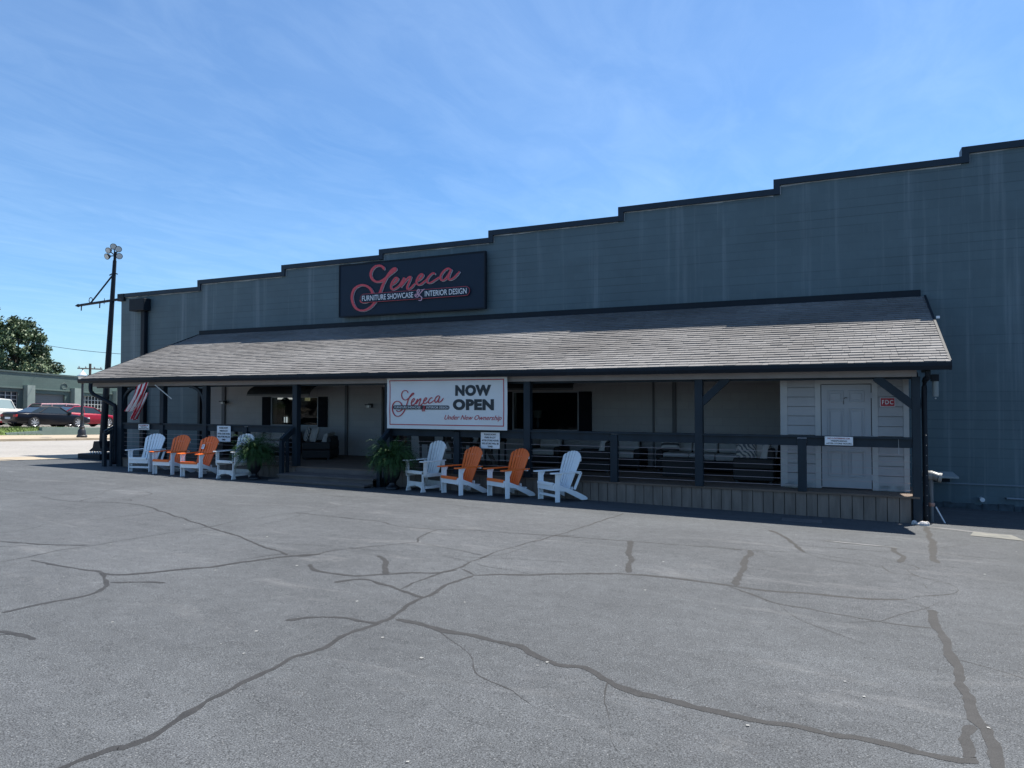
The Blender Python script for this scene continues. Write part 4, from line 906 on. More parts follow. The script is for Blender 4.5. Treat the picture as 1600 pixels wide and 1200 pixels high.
# ------------------------------------------------------------------ ferns in urns
FERN = mat('fern_leaf', (.029, .072, .018), .65, .55, 9, spec=.3)
def fern():
    r = random.Random(11)
    t = thing('potted_fern', 'bushy green fern in a black urn left of the steps', 'potted plant', group='ferns in black urns at the steps')
    urn = MB().lathe([(.16, 0), (.17, .03), (.13, .06), (.07, .11), (.07, .15), (.14, .22), (.18, .34), (.19, .46), (.205, .50), (.215, .53), (.20, .53), (.17, .48)], n=28, cap=True)
    urn.build('urn', mat('urn_black', (.012, .013, .016), .35, .2, 6), t, smooth=True)
    MB().lathe([(.001, .49), (.17, .495)], n=20, cap=False).build('soil', mat('soil', (.02, .015, .01), .95), t)
    mb = MB()
    for k in range(640):
        az = r.uniform(0, 2 * math.pi); el = math.degrees(math.asin(r.uniform(-.15, .97)))
        el = max(-8, el); ln = r.uniform(.52, .70) if k % 2 else r.uniform(.30, .50)
        p = Vector((math.cos(az) * .14 * r.random(), math.sin(az) * .14 * r.random(), .50 + .22 * r.random())); d = Vector((math.cos(az) * math.cos(R(el)), math.sin(az) * math.cos(R(el)), math.sin(R(el)) + .12)).normalized()
        n = 17; st = ln / n; side = Vector((-math.sin(az), math.cos(az), 0)); side = (side + Vector((0, 0, r.uniform(-.5, .5)))).normalized()
        for i in range(n):
            q = p + d * st; f = i / n
            w_ = .036 * math.sin(math.pi * min(1, f * .9 + .12)) ** .7 + .006
            up = side.cross(d).normalized()
            for s_ in (-1, 1):
                b0 = p; tip = b0 + side * s_ * w_ * r.uniform(.7, 1.2) + d * st * .6 - up * r.uniform(-.006, .016)
                mid = b0 + (tip - b0) * .5; wv = d * st * .26
                mb.add([b0, mid + wv, tip, mid - wv], [(0, 1, 2, 3)])
            p = q; d = (d + Vector((0, 0, -.045 - .17 * f))).normalized()
    mb.build('fronds', FERN, t, fix=False); return t
f1 = fern(); f1.location = G3(-13.38, 13.52); f1.scale = (1, 1, 1.06)
f2 = copy_tree(f1, None, G3(-9.30, 13.62), R(140), 'bushy green fern in a black urn right of the steps'); f2.scale = (1.03, 1.03, 1.08)

# ------------------------------------------------------------------ flag on the left corner
fl = thing('flag', 'red and white striped flag hanging furled from the left porch corner', 'flag', (-18.1, 13.98, 2.06))
MB().tube([(.83, .30, -.40), (.44, .06, .0), (-.05, -.24, .50)][:2], .014, 8).build('pole', mat('flagpole_white', (.7, .7, .68), .4), fl)
def flagmat():
    m = bpy.data.materials.new('flag_cloth'); m.use_nodes = True; n = m.node_tree.nodes; l = m.node_tree.links; b = n['Principled BSDF']; b.inputs['Roughness'].default_value = .8
    at_ = n.new('ShaderNodeAttribute'); at_.attribute_name = 'u'
    r_ = n.new('ShaderNodeValToRGB'); r_.color_ramp.interpolation = 'CONSTANT'
    e = r_.color_ramp.elements; e[0].position = 0; e[0].color = (.45, .02, .04, 1); e[1].position = .5; e[1].color = (.78, .76, .76, 1)
    l.new(at_.outputs['Fac'], r_.inputs['Fac']); l.new(r_.outputs['Color'], b.inputs['Base Color']); return m
FLAGM = flagmat()
def cloth(p_top, p_bot, w_top, w_bot, ph, name='cloth'):
    mb = MB(); nu, nv = 42, 26; us = []
    for i in range(nu + 1):
        for j in range(nv + 1):
            u = i / nu; v = j / nv
            c = Vector(p_top).lerp(Vector(p_bot), v) + Vector((.05 * math.sin(v * 3 + ph), 0, 0)); wd = w_top + (w_bot - w_top) * v
            x = c.x + (u - .5) * wd; y = c.y + .05 * math.sin(u * 14 + v * 2 + ph) * (.4 + v); z = c.z + (u - .5) * .10 * (1 - v) - .05 * math.sin(u * 3.1) * v
            mb.v.append((x, y, z))
    fs = []
    for i in range(nu):
        for j in range(nv):
            a = i * (nv + 1) + j; mb.f.append((a, a + nv + 1, a + nv + 2, a + 1)); us.append(((i + .5) / nu * 4.5 + j / nv * .25 + .2) % 1)
    o = mb.build(name, FLAGM, fl, smooth=True, fix=False)
    a_ = o.data.attributes.new('u', 'FLOAT', 'FACE')
    for i, v in enumerate(us): a_.data[i].value = v
cloth((.05, -.04, .03), (-.52, -.02, -.72), .46, .38, 0)
cloth((-.02, .05, -.25), (-.36, .06, -.96), .34, .20, 1.4)

# ------------------------------------------------------------------ porch furniture
def sofa(label, wd, m=CUSH, name='wicker_sofa', cat='sofa', dep=.80, arms=.16, high=.50, backh=.78, grp=None):
    t = thing(name, label, cat, group=grp)
    F = MB(); F.box(-wd / 2, wd / 2, 0, dep, .04, .28); F.box(-wd / 2 + arms, wd / 2 - arms, dep - .14, dep, .281, backh - .08)
    F.box(-wd / 2, -wd / 2 + arms, 0, dep, .281, high); F.box(wd / 2 - arms, wd / 2, 0, dep, .281, high)
    F.build('frame', WICKER, t, bevel=.035, seg=3)
    for sx in (-1, 1):
        for y in (.05, dep - .09): MB().box(sx * (wd / 2 - .06) - .03, sx * (wd / 2 - .06) + .03, y, y + .05, 0, .04).build('leg', BLACKM, t)
    n = max(1, round((wd - 2 * arms) / .62)); cw = (wd - 2 * arms) / n
    for k in range(n):
        a = -wd / 2 + arms + k * cw
        MB().box(a + .006, a + cw - .006, .02, dep - .16, .282, .44).build('seat_cushion', m, t, bevel=.035, seg=3)
        mb = MB(); mb.hexa([(a + .01, dep - .30, .442), (a + cw - .01, dep - .30, .442), (a + cw - .01, dep - .145, .442), (a + .01, dep - .145, .442), (a + .01, dep - .22, backh + .02), (a + cw - .01, dep - .22, backh + .02), (a + cw - .01, dep - .08, backh + .02), (a + .01, dep - .08, backh + .02)])
        mb.build('back_cushion', m, t, bevel=.04, seg=3)
    return t
def pillow(label, loc, rz, tilt, m, sz=.42):
    t = thing('throw_pillow', label, 'pillow', loc, 0, None)
    mb = MB(); n = 12
    for s_ in (-1, 1):
        for i in range(n + 1):
            for j in range(n + 1):
                u, v = i / n * 2 - 1, j / n * 2 - 1; k = (1 - u ** 4) * (1 - v ** 4)
                mb.v.append((u * sz / 2 * (1 - .06 * (1 - abs(v)) * 0), s_ * .075 * k ** .6 if k > 0 else 0, v * sz / 2))
    for s_ in (0, 1):
        for i in range(n):
            for j in range(n): a = s_ * (n + 1) ** 2 + i * (n + 1) + j; mb.f.append((a, a + n + 1, a + n + 2, a + 1))
    mb.build('cover', m, t, smooth=True)
    t.rotation_euler = (R(tilt), 0, rz); return t
def wave_mat(name, c1, c2, sc_, dirn='X', dist=2.0):
    m = bpy.data.materials.new(name); m.use_nodes = True; n = m.node_tree.nodes; l = m.node_tree.links; b = n['Principled BSDF']; b.inputs['Roughness'].default_value = .9
    tc = n.new('ShaderNodeTexCoord'); wv = n.new('ShaderNodeTexWave'); wv.inputs['Scale'].default_value = sc_; wv.bands_direction = dirn; wv.inputs['Distortion'].default_value = dist
    l.new(tc.outputs['Object'], wv.inputs['Vector']); r_ = n.new('ShaderNodeValToRGB'); r_.color_ramp.interpolation = 'CONSTANT'
    r_.color_ramp.elements[0].color = (*c1, 1); r_.color_ramp.elements[1].position = .5; r_.color_ramp.elements[1].color = (*c2, 1)
    l.new(wv.outputs['Fac'], r_.inputs['Fac']); l.new(r_.outputs['Color'], b.inputs['Base Color']); return m
STRIPE = wave_mat('striped_fabric', (.5, .48, .44), (.06, .06, .06), 2.6, 'Z', 0); PATT = wave_mat('patterned_fabric', (.4, .38, .34), (.10, .11, .12), 6, 'DIAGONAL', 6)
s1 = sofa('oatmeal cushioned wicker sofa against the wall left of the steps', 1.9); s1.location = (-16.15, 16.72, DZ)
s2 = sofa('dark wicker loveseat with pillows just left of the black doorway', 1.35, backh=.72); s2.location = (-14.15, 16.35, DZ); s2.rotation_euler.z = R(-62)
s3 = sofa('long grey cushioned wicker sofa against the wall right of the window', 2.15, CUSHG); s3.location = (-2.95, 16.92, DZ)
s4 = sofa('dark wicker sofa seen side-on beside the white closet', 1.9, CUSHG); s4.location = (-2.02, 16.15, DZ); s4.rotation_euler.z = R(-90)
c1 = sofa('grey cushioned wicker armchair left of the long grey sofa', .92, CUSHG, 'wicker_armchair', 'armchair', grp=None); c1.location = (-4.85, 16.85, DZ)
c2 = copy_tree(c1, None, (-5.75, 16.3, DZ), R(-80), 'wicker armchair turned sideways below the right shutter')
c3 = copy_tree(c1, None, (-6.95, 16.9, DZ), 0, 'wicker armchair under the right store window, facing out')
c4 = copy_tree(c1, None, (-18.1, 16.7, DZ), R(20), 'wicker armchair at the left end of the porch')
pillow('cream pillow on the left sofa at its left end', (-16.85, 17.12, .62), R(8), -18, CUSH, .44)
pillow('patterned pillow on the oatmeal sofa by its right arm', (-15.62, 17.1, .60), R(-10), -18, PATT, .42)
pillow('light pillow leaning on the dark loveseat left of the doorway', (-14.62, 16.9, .60), R(-40), -16, PATT, .44)
pillow('cream pillow on the dark loveseat nearest the doorway', (-14.22, 16.75, .60), R(-30), -16, CUSH, .44)
pillow('striped black and white pillow on the long grey sofa', (-3.72, 17.15, .60), R(10), -25, STRIPE, .42)
pillow('patterned pillow on the sofa beside the closet, left one', (-1.78, 15.48, .60), R(10), -12, PATT, .40)
pillow('plain beige pillow on the sofa beside the closet', (-1.55, 15.62, .62), R(-6), -12, CUSH, .42)
pillow('grey pillow tucked against the back of the closet-side sofa', (-1.36, 15.75, .60), R(-30), -10, CUSHG, .42)
ot = thing('coffee_table', 'low dark wicker coffee table between the grey sofas', 'table', (-3.2, 15.95, DZ))
MB().box(-.45, .45, -.25, .25, .37, .41).build('tabletop', BLACKM, ot, bevel=.01); MB().box(-.40, .40, -.2, .2, .0, .369).build('base', WICKER, ot, bevel=.02)
ot2 = copy_tree(ot, None, (-17.2, 15.9, DZ), 0, 'low dark wicker coffee table behind the left orange chairs')
pt = thing('planter', 'tall tapered grey planter behind the left orange chairs', 'planter', (-17.3, 16.0, .36))
MB().lathe([(.10, 0), (.115, .02), (.17, .46), (.18, .50), (.155, .50), (.14, .42)], n=20).build('pot', mat('planter_grey', (.30, .30, .31), .6, .08, 5), pt, smooth='auto')
# counter height table with crossed legs, and four chairs
WOODT = mat('driftwood', (.12, .10, .09), .8, .25, 3, .2, 20, stretch=(1, 1, 6))
tb = thing('dining_table', 'dark table on driftwood crossed legs behind the right glider chair', 'table', (-8.75, 16.0, DZ))
MB().box(-.75, .75, -.5, .5, .88, .93).build('tabletop', BLACKM, tb, bevel=.006)
for x in (-.5, .5):
    for a, b_ in (((x - .28, -.3, 0), (x + .08, .0, .88)), ((x + .28, .3, 0), (x - .08, 0, .88))): MB().bar(a, b_, .09, .07, (0, 1, 0)).build('leg', WOODT, tb)
MB().bar((-.5, 0, .35), (.5, 0, .35), .08, .08).build('stretcher', WOODT, tb)
def bar_chair(label):
    t = thing('dining_chair', label, 'chair', group='dark chairs at the porch dining table')
    MB().box(-.24, .24, -.22, .24, .60, .66).build('seat', WICKER, t, bevel=.02)
    MB().hexa([(-.22, .20, .66), (.22, .20, .66), (.22, .25, .66), (-.22, .25, .66), (-.25, .29, 1.10), (.25, .29, 1.10), (.25, .33, 1.10), (-.25, .33, 1.10)]).build('backrest', WICKER, t, bevel=.02)
    for x in (-.2, .2):
        for y in (-.18, .2): MB().box(x - .02, x + .02, y - .02, y + .02, 0, .60).build('leg', BLACKM, t)
    for x in (-1, 1): MB().box(x * .25 - .03, x * .25 + .03, -.2, .24, .80, .83).box(x * .25 - .02, x * .25 + .02, -.2, -.16, .62, .80).build('arm', WICKER, t)
    return t
b1 = bar_chair('dark high-backed chair at the near left of the porch dining table'); b1.location = (-9.25, 15.25, DZ); b1.rotation_euler.z = R(180)
copy_tree(b1, None, (-8.25, 15.25, DZ), R(180), 'dark high-backed chair at the near right of the porch dining table')
copy_tree(b1, None, (-9.25, 16.8, DZ), 0, 'dark high-backed chair between the dining table and the wall, left')
copy_tree(b1, None, (-8.25, 16.8, DZ), 0, 'dark high-backed chair between the dining table and the wall, right')
rg = thing('doormat_roll', 'rolled pale cloth lying on the deck beside the closet', 'cloth', (-.85, 14.62, DZ))
MB().tube([(-.14, 0, .05), (-.05, .02, .055), (.08, -.01, .05), (.2, .02, .045)], [.03, .05, .045, .02], 10).build('roll', mat('rag', (.3, .3, .28), .9, .2, 12, .5, 30), rg, smooth=True)
hk = thing('hanging_cord', 'thin pale cord with a pull hanging from the right-hand rail', 'cord', (.93, YP - .05, .96))
MB().tube([(0, 0, 0), (.002, -.004, -.22)], .004, 6).tube([(.002, -.004, -.22), (.002, -.004, -.30)], .012, 8).build('cord', mat('cord_pale', (.3, .3, .3), .6), hk)

# ------------------------------------------------------------------ right-hand corner fittings
fp = thing('standpipe', 'silver capped fire connection on a vertical pipe behind the right post', 'standpipe', (1.47, 14.75, 0)); g_ = gz(1.47, 14.75)
PAINTS = mat('weathered_brass', (.22, .225, .22), .6, .15, 8)
PAINTP = mat('pipe_grey', (.12, .13, .14), .5, .1, 5)
MB().tube([(0, 0, g_ - .05), (0, 0, .26)], .035, 12).build('riser', PAINTP, fp, smooth='auto')
MB().lathe([(.05, g_ + .28), (.055, g_ + .32), (.05, g_ + .34)], n=14).build('coupling', mat('copper_red', (.4, .22, .17), .5), fp)
MB().tube([(-.12, .05, .30), (0, 0, .28), (.03, -.01, .27)], .065, 14).sphere((.0, 0, .27), .085).build('body', PAINTS, fp, smooth=True)
MB().tube([(.03, -.01, .27), (.12, -.05, .24)], .075, 16).build('cap', mat('dull_chrome', (.20, .21, .21), .5, metal=.3), fp, smooth='auto')
MB().tube([(.16, -.055, .235), (.115, -.047, .242)], .085, 16).build('cap_flange', PAINTS, fp, smooth='auto')
sb = thing('conduit_stub', 'thin white pipe leaning out of the ground right of the corner post', 'pipe', (1.62, 14.75, gz(1.62, 14.75)))
MB().tube([(.06, -.03, -.02), (-.08, .02, .27)], .012, 8).build('pipe', PAPER, sb)
ft = thing('post_shoe', 'whitish crumbled concrete lump at the foot of the corner post', 'rubble', (1.22, 14.10, gz(1.22, 14.1)))
mb = MB()
for k in range(7): mb.sphere((rnd.uniform(-.10, .12), rnd.uniform(-.05, .05), .02), rnd.uniform(.025, .06), None, rnd.uniform(.02, .06), 7, 5)
mb.build('lump', mat('white_rubble', (.5, .48, .46), .9, .2, 20), ft)
wh = thing('wall_shelf', 'flat grey metal hood sticking out of the dark wall beside the post', 'vent hood', (1.95, YW, .0))
MB().hexa([(-.28, -.34, -.03), (.30, -.34, -.03), (.22, -.02, .03), (-.28, -.02, .03), (-.28, -.34, .01), (.30, -.34, .01), (.22, -.02, .09), (-.28, -.02, .09)]).build('hood', mat('hood_grey', (.30, .33, .33), .5), wh, bevel=.005)
MB().box(-.2, .15, -.2, -.02, -.12, -.031).build('duct', NAVY, wh)
pe = thing('wall_pipe', 'short white capped pipe end low on the dark wall', 'pipe', (2.68, YW, -.46))
MB().tube([(0, 0, 0), (0, -.16, 0)], .035, 12).build('pipe', PAPER, pe, smooth='auto'); MB().tube([(0, -.16, 0), (0, -.19, 0)], .045, 12).build('cap', PAPER, pe, smooth='auto')
hb = thing('wall_conduit', 'dark horizontal conduit low on the wall at the right edge', 'conduit', (3.2, YW - .08, -.42))
MB().tube([(-.08, .07, 0), (-.08, 0, 0), (.8, 0, -.01), (3.0, 0, -.02)], .022, 8).build('pipe', mat('conduit_grey', (.2, .23, .26), .5), hb)
cam_ = thing('security_light', 'grey cylinder floodlight on the outer side of the corner post', 'floodlight', (1.52, YP + .10, 1.90))
MB().box(-.07, .05, -.06, .06, .05, .17).build('bracket', NAVY, cam_); MB().lathe([(.045, -.22), (.05, -.2), (.05, .05), (.035, .06)], n=14).build('housing', mat('light_grey_metal', (.17, .20, .21), .4), cam_, smooth='auto')
MB().sphere((0, 0, -.25), .015).build('lens', GALV, cam_)
# overhead stub of a roof vent spike at the rake
vn = thing('rake_tag', 'tiny pale clip on the right roof edge', 'clip', (1.74, 16.2, 3.24))
MB().box(0, .06, -.02, .02, -.01, .04).build('clip', PAPER, vn)

# ------------------------------------------------------------------ tall floodlight pole on its plinth
PX, PY = -22.75, 16.08
pz_ = -.12
lp = thing('floodlight_pole', 'tall dark leaning pole with five floodlights and a side arm', 'light pole', (PX, PY, 0))
MB().box(-.62, .50, -.45, .45, gz(PX, PY) - .2, pz_ - .05).build('plinth', NAVY, lp, bevel=.02)
for k in range(5): MB().tube([(-.30 + k * .13, -.20, pz_ - .05), (-.30 + k * .13, -.20, pz_ + .02)], .02, 8).build('bolt', PAPER, lp)
dx = .52 / 6.73
def pp(z, ox=0, oy=0): return (dx * (z - pz_) + ox, oy, z)
mb = MB(); mb.prism([(-.36, 0), (.36, 0), (.36, .03), (.20, .12), (.14, .34), (-.14, .34), (-.20, .12), (-.36, .03)], 'y', -.22, .22)
mb.v = [(x, y, z + pz_ + .02) for x, y, z in mb.v]; mb.build('base_flare', NAVY, lp, bevel=.01)
MB().tube([pp(pz_ + .1), pp(3.2), pp(5.6), pp(6.35)], [.120, .088, .068, .058], 12).tube([pp(6.3), pp(6.65)], .045, 10).build('pole', NAVY, lp)
MB().tube([pp(5.02, .30), pp(4.93, -1.75)], .045, 8).tube([pp(4.93, -1.75), pp(4.93, -1.92)], .06, 8, r1=.01).tube([pp(5.02, .3), pp(5.02, .4)], .05, 8).build('side_arm', NAVY, lp)
MB().tube([pp(5.86, -.06), pp(4.98, -1.10)], .026, 8).build('brace', NAVY, lp)
ring = [(-1.10 + dx * 5.1 + .09 * math.cos(t), 0, 5.08 + .09 * math.sin(t)) for t in [i * 2 * math.pi / 14 for i in range(12)]]
MB().tube(ring, .014, 6).tube([pp(4.99, -.62), pp(4.78, -.62)], .02, 6).tube([pp(4.93, -1.58), pp(4.74, -1.58)], .02, 6).tube([pp(5.1, -.40), pp(4.9, -.40)], .012, 6).build('hooks', NAVY, lp)
MB().tube([pp(5.86, -.16, -.04), pp(5.93, -.05), pp(5.9, .12), pp(5.88, .18)], .02, 6).build('collar', NAVY, lp)
FLG = mat('flood_glass', (.55, .58, .58), .2)
for k, (ax, az_, ry_) in enumerate(((-.31, .02, 0), (-.25, .22, 0), (0, .33, 0), (.24, .22, 0), (.28, -.02, 0))):
    base = Vector(pp(6.52)); c = base + Vector((ax, -.05, az_ - .03)); dr_ = Vector((ax * 1.6 + .55, -.75, -.30)).normalized()
    q = dr_.to_track_quat('Z', 'Y').to_matrix()
    h = MB().lathe([(.03, -.10), (.06, -.08), (.10, .0), (.105, .04), (.088, .04)], tuple(c), 14, q).tube([base, c], .018, 6).build('floodlight', NAVY, lp, smooth='auto')
    MB().lathe([(.001, .041), (.088, .042)], tuple(c), 14, q, cap=False).build('glass', FLG, h)

# old style street lamp across the road
def street_lamp(label, x, y):
    t = thing('street_lamp', label, 'street lamp', (x, y, gz(x, y) + .12))
    MB().lathe([(.27, 0), (.27, .10), (.22, .14), (.20, .40), (.13, .50), (.15, .58), (.10, .66), (.085, 1.2), (.11, 1.24), (.075, 1.3), (.06, 3.0), (.10, 3.04), (.06, 3.1)], n=16).build('post', BLACKM, t, smooth='auto')
    MB().lathe([(.09, 3.1), (.15, 3.14), (.21, 3.30), (.22, 3.42)], n=16).build('globe', mat('lamp_globe', (.75, .76, .74), .3), t, smooth='auto')
    MB().lathe([(.30, 3.42), (.30, 3.46), (.22, 3.50)], n=16).build('collar', mat('lamp_collar', (.13, .2, .25), .4), t, smooth='auto')
    MB().lathe([(.20, 3.50), (.13, 3.62), (.05, 3.70), (.03, 3.78)], n=16).build('cap', mat('lamp_globe', (.75, .76, .74), .3), t, smooth='auto')
    MB().sphere((0, 0, 3.84), .035, None, .07).build('finial', BLACKM, t)
    return t
street_lamp('black post lamp with white globe on the far pavement', -38.6, 26.05)

# low block wall across the road
LOW = block_mat('low_wall_paint', (.16, .22, .20), bump=.25)
lw = thing('low_block_wall', 'low grey green block wall between pavement and raised car park', 'wall')
mb = MB()
def shear_box(mb, x0, x1, y0, y1, b0, b1):
    mb.hexa([(x0, y0, gz(x0, y0) + b0), (x1, y0, gz(x1, y0) + b0), (x1, y1, gz(x1, y1) + b0), (x0, y1, gz(x0, y1) + b0), (x0, y0, gz(x0, y0) + b1), (x1, y0, gz(x1, y0) + b1), (x1, y1, gz(x1, y1) + b1), (x0, y1, gz(x0, y1) + b1)])
shear_box(mb, -43.30, -43.02, 26.6, 42, -.1, .58)
mb.build('wall', LOW, lw)
lw2 = thing('low_block_wall', 'low broken stub of grey block wall below the grass bank', 'wall')
mb = MB()
for k in range(10): shear_box(mb, -43.22 , -43.02, 24.6 + k * .2, 24.80 + k * .2, -.1, .26 + .012 * k)
mb.build('wall', LOW, lw2, bevel=.01)

# ------------------------------------------------------------------ cars
RUB = mat('tyre_rubber', (.015, .015, .016), .8); RIM = mat('alloy', (.55, .56, .58), .3, metal=.6); CGL = mat('car_glass', (.02, .028, .03), .08, spec=.8)
CGL2 = mat('car_glass_pale', (.25, .32, .32), .1, spec=.6)
def paint(name, c, rough=.28): return mat(name, c, rough, spec=.35)
def loft(mb, secs, cap=True):
    n = len(secs[0]); b = len(mb.v)
    for s_ in secs: mb.v += s_
    for i in range(len(secs) - 1):
        for k in range(n):
            k2 = (k + 1) % n; mb.f.append((b + i * n + k, b + i * n + k2, b + (i + 1) * n + k2, b + (i + 1) * n + k))
    if cap: mb.f.append(tuple(b + k for k in range(n))); mb.f.append(tuple(b + (len(secs) - 1) * n + k for k in range(n))[::-1])
def car(label, cat, body, cabin, wheels, hw, pm, roofm=None, pillars=(), glass=None, wr=.32, extras=None, name='parked_car', grp='cars parked across the road'):
    """body: (x, z_bottom, z_top, half width factor); cabin: (x_bot, x_top) outline points as (x, z) from front base over the roof to rear base. Front is +x"""
    t = thing(name, label, cat, group=grp); glass = glass or CGL
    mb = MB(); secs = []
    for x, zb, zt, f in body:
        w_ = hw * f; zm = zb + (zt - zb) * .55
        half = [(w_ * .86, zb), (w_ * .985, zb + (zt - zb) * .18), (w_, zm), (w_ * .965, zt - (zt - zb) * .12), (w_ * .86, zt), (w_ * .4, zt + .03)]
        secs.append([(x, y, z) for y, z in half] + [(x, -y, z) for y, z in half[::-1]])
    loft(mb, secs); b_ = mb.build('body', pm, t, smooth='auto')
    # cabin glass volume
    def ins(z): return hw * (.87 - .26 * max(0, (z - cabin[0][1])) / max(.3, max(p[1] for p in cabin) - cabin[0][1]) * .75)
    mb = MB(); pr = cabin
    n = len(pr); mb.v += [(x, ins(z), z) for x, z in pr] + [(x, -ins(z), z) for x, z in pr]
    mb.f.append(tuple(range(n))); mb.f.append(tuple(range(2 * n - 1, n - 1, -1)))
    for i in range(n): j = (i + 1) % n; mb.f.append((i, j, n + j, n + i))
    mb.build('windows', glass, t)
    zt = max(p[1] for p in pr); rp = [p for p in pr if p[1] > zt - .10]
    mb = MB(); xs = sorted(p[0] for p in rp); e = .05
    secs = []
    for x, z in sorted(rp): y = ins(z) + .012; secs.append([(x, y, z - .03), (x, y * .97, z + .015), (x, y * .6, z + .045), (x, -y * .6, z + .045), (x, -y * .97, z + .015), (x, -y, z - .03)])
    loft(mb, secs); mb.build('roof', roofm or pm, t, smooth='auto')
    for (xa, za), (xb, zb) in pillars:
        for s_ in (-1, 1): MB().bar((xa, s_ * (ins(za) + .004), za), (xb, s_ * (ins(zb) + .004), zb), .03, .075, (0, s_, 0)).build('pillar', roofm or pm, t)
    for wx in wheels:
        for s_ in (-1, 1):
            Mx = Matrix.Rotation(R(-90 * s_), 3, 'X')
            arch = MB().lathe([(.001, 0), (wr * 1.17, .0), (wr * 1.17, .012)], (wx, s_ * (hw * .985), wr * 1.02), 24, Mx, cap=False).build('wheel_arch', BLACKM, t)
            tw = MB().lathe([(wr * .62, -.18), (wr, -.17), (wr, .02), (wr * .93, .045), (wr * .66, .045)], (wx, s_ * (hw * .965), wr), 24, Mx).build('wheel', RUB, t, smooth='auto')
            rm = MB().lathe([(.001, .046), (wr * .12, .055)], (wx, s_ * (hw * .965), wr), 16, Mx, cap=False)
            rm.lathe([(wr * .66, .045), (wr * .70, .055), (wr * .62, .03)], (wx, s_ * (hw * .965), wr), 24, Mx, cap=False)
            for k in range(7):
                a = k * 2 * math.pi / 7; yy = s_ * (hw * .965 + .048)
                rm.bar((wx + .03 * math.cos(a), yy, wr + .03 * math.sin(a)), (wx + wr * .66 * math.cos(a), yy, wr + wr * .66 * math.sin(a)), .06, .012, (0, 1, 0))
            rm.build('rim', RIM, tw)
    xf_, xr_ = body[-1][0], body[0][0]
    for s_ in (-1, 1):
        MB().box(xf_ - .22, xf_ - .0, s_ * hw * .62 - .13, s_ * hw * .62 + .13, body[-2][2] - .20, body[-2][2] - .07).build('headlight', PAPER, t, bevel=.02)
        MB().box(xr_ - .012, xr_ + .22, s_ * hw * .72 - .15, s_ * hw * .72 + .15, body[1][2] - .26, body[1][2] - .12).build('taillight', mat('taillight_red', (.35, .02, .02), .3), t, bevel=.02)
        cx = cabin[0][0]
        MB().box(cx - .28, cx - .12, s_ * (hw * .98) - .07, s_ * (hw * .98) + .07, cabin[0][1] + .02, cabin[0][1] + .15).build('mirror', pm, t, bevel=.03)
    MB().box(xr_ + .3, xf_ - .3, hw * .995, hw * 1.003, .46, .50).build('side_trim', BLACKM, t)
    MB().box(xr_ - .03, xr_ + .02, -.26, .26, .50, .62).build('number_plate', PAPER, t)
    if extras: extras(t)
    return t
def put(t, x, y, rz, base=.5): t.location = (x, y, gz(x, y) + base + .006); t.rotation_euler = (math.atan(-.037) * math.sin(rz), -math.atan(-.037) * math.sin(rz), rz) if False else (0, math.atan(.037) * (1 if math.sin(rz) > 0 else -1), rz)
coupe_b = [(-2.42, .42, .82, .82), (-2.30, .26, .90, .92), (-1.5, .20, .93, 1), (-.6, .18, .90, 1), (.5, .18, .88, 1), (1.3, .2, .84, .99), (2.0, .22, .72, .93), (2.36, .30, .60, .80)]
coupe_c = [(1.05, .84), (.35, 1.27), (-.25, 1.33), (-.85, 1.28), (-1.55, .92)]
k1 = car('black coupe with silver wheels parked side-on behind the low wall', 'car', coupe_b, coupe_c, (-1.36, 1.42), .90, paint('car_black', (.003, .004, .008)), pillars=[((-1.0, .93), (-.45, 1.28)), ((1.0, .86), (.38, 1.26))], roofm=mat('soft_top', (.03, .028, .027), .8))
put(k1, -46.3, 28.95, R(90))
sed_b = [(-2.35, .40, .90, .85), (-2.2, .25, 1.0, .94), (-1.5, .2, 1.0, 1), (0, .18, .95, 1), (1.2, .2, .92, .99), (2.0, .22, .82, .93), (2.35, .32, .62, .82)]
sed_c = [(1.25, .92), (.45, 1.38), (-.3, 1.45), (-1.0, 1.42), (-1.95, .98)]
k2 = car('dark red sedan parked nose to the right behind the black coupe', 'car', sed_b, sed_c, (-1.45, 1.5), .9, paint('car_red', (.28, .012, .03)), pillars=[((-1.75, 1.0), (-1.05, 1.38)), ((1.2, .94), (.48, 1.36)), ((-.35, .96), (-.35, 1.4))])
put(k2, -50.6, 34.1, R(90))
suv_b = [(-2.4, .45, 1.02, .9), (-2.3, .3, 1.08, .97), (-1.2, .28, 1.08, 1), (.9, .28, 1.05, 1), (1.3, .3, 1.02, .98), (2.2, .35, .95, .94), (2.35, .45, .8, .85)]
suv_c = [(1.25, 1.05), (.75, 1.62), (-1.2, 1.68), (-2.15, 1.66), (-2.36, 1.06)]
k3 = car('boxy maroon estate wagon parked behind the black coupe and red sedan', 'car', suv_b, suv_c, (-1.45, 1.45), .92, paint('car_maroon', (.30, .035, .045)), pillars=[((1.2, 1.06), (.78, 1.60)), ((.05, 1.06), (.05, 1.64)), ((-1.05, 1.06), (-1.05, 1.66)), ((-2.3, 1.08), (-2.12, 1.62))], roofm=paint('roof_pinkish', (.50, .30, .32)))
put(k3, -55.2, 34.4, R(-90))
tr_b = [(-2.75, .5, 1.10, .95), (-2.7, .42, 1.16, 1), (-.85, .36, 1.16, 1), (-.5, .34, 1.14, 1), (1.2, .34, 1.16, 1), (1.6, .36, 1.12, .98), (2.55, .4, 1.02, .95), (2.7, .5, .85, .9)]
tr_c = [(1.40, 1.14), (.62, 1.72), (0, 1.78), (-.55, 1.74), (-.78, 1.16)]
k4 = car('white pickup truck parked at the left edge beside the black coupe', 'pickup truck', tr_b, tr_c, (-1.7, 1.75), .98, paint('truck_white', (.62, .60, .55)), pillars=[((1.36, 1.15), (.66, 1.70)), ((-.72, 1.16), (-.52, 1.70))], wr=.38, name='pickup_truck', glass=CGL2)
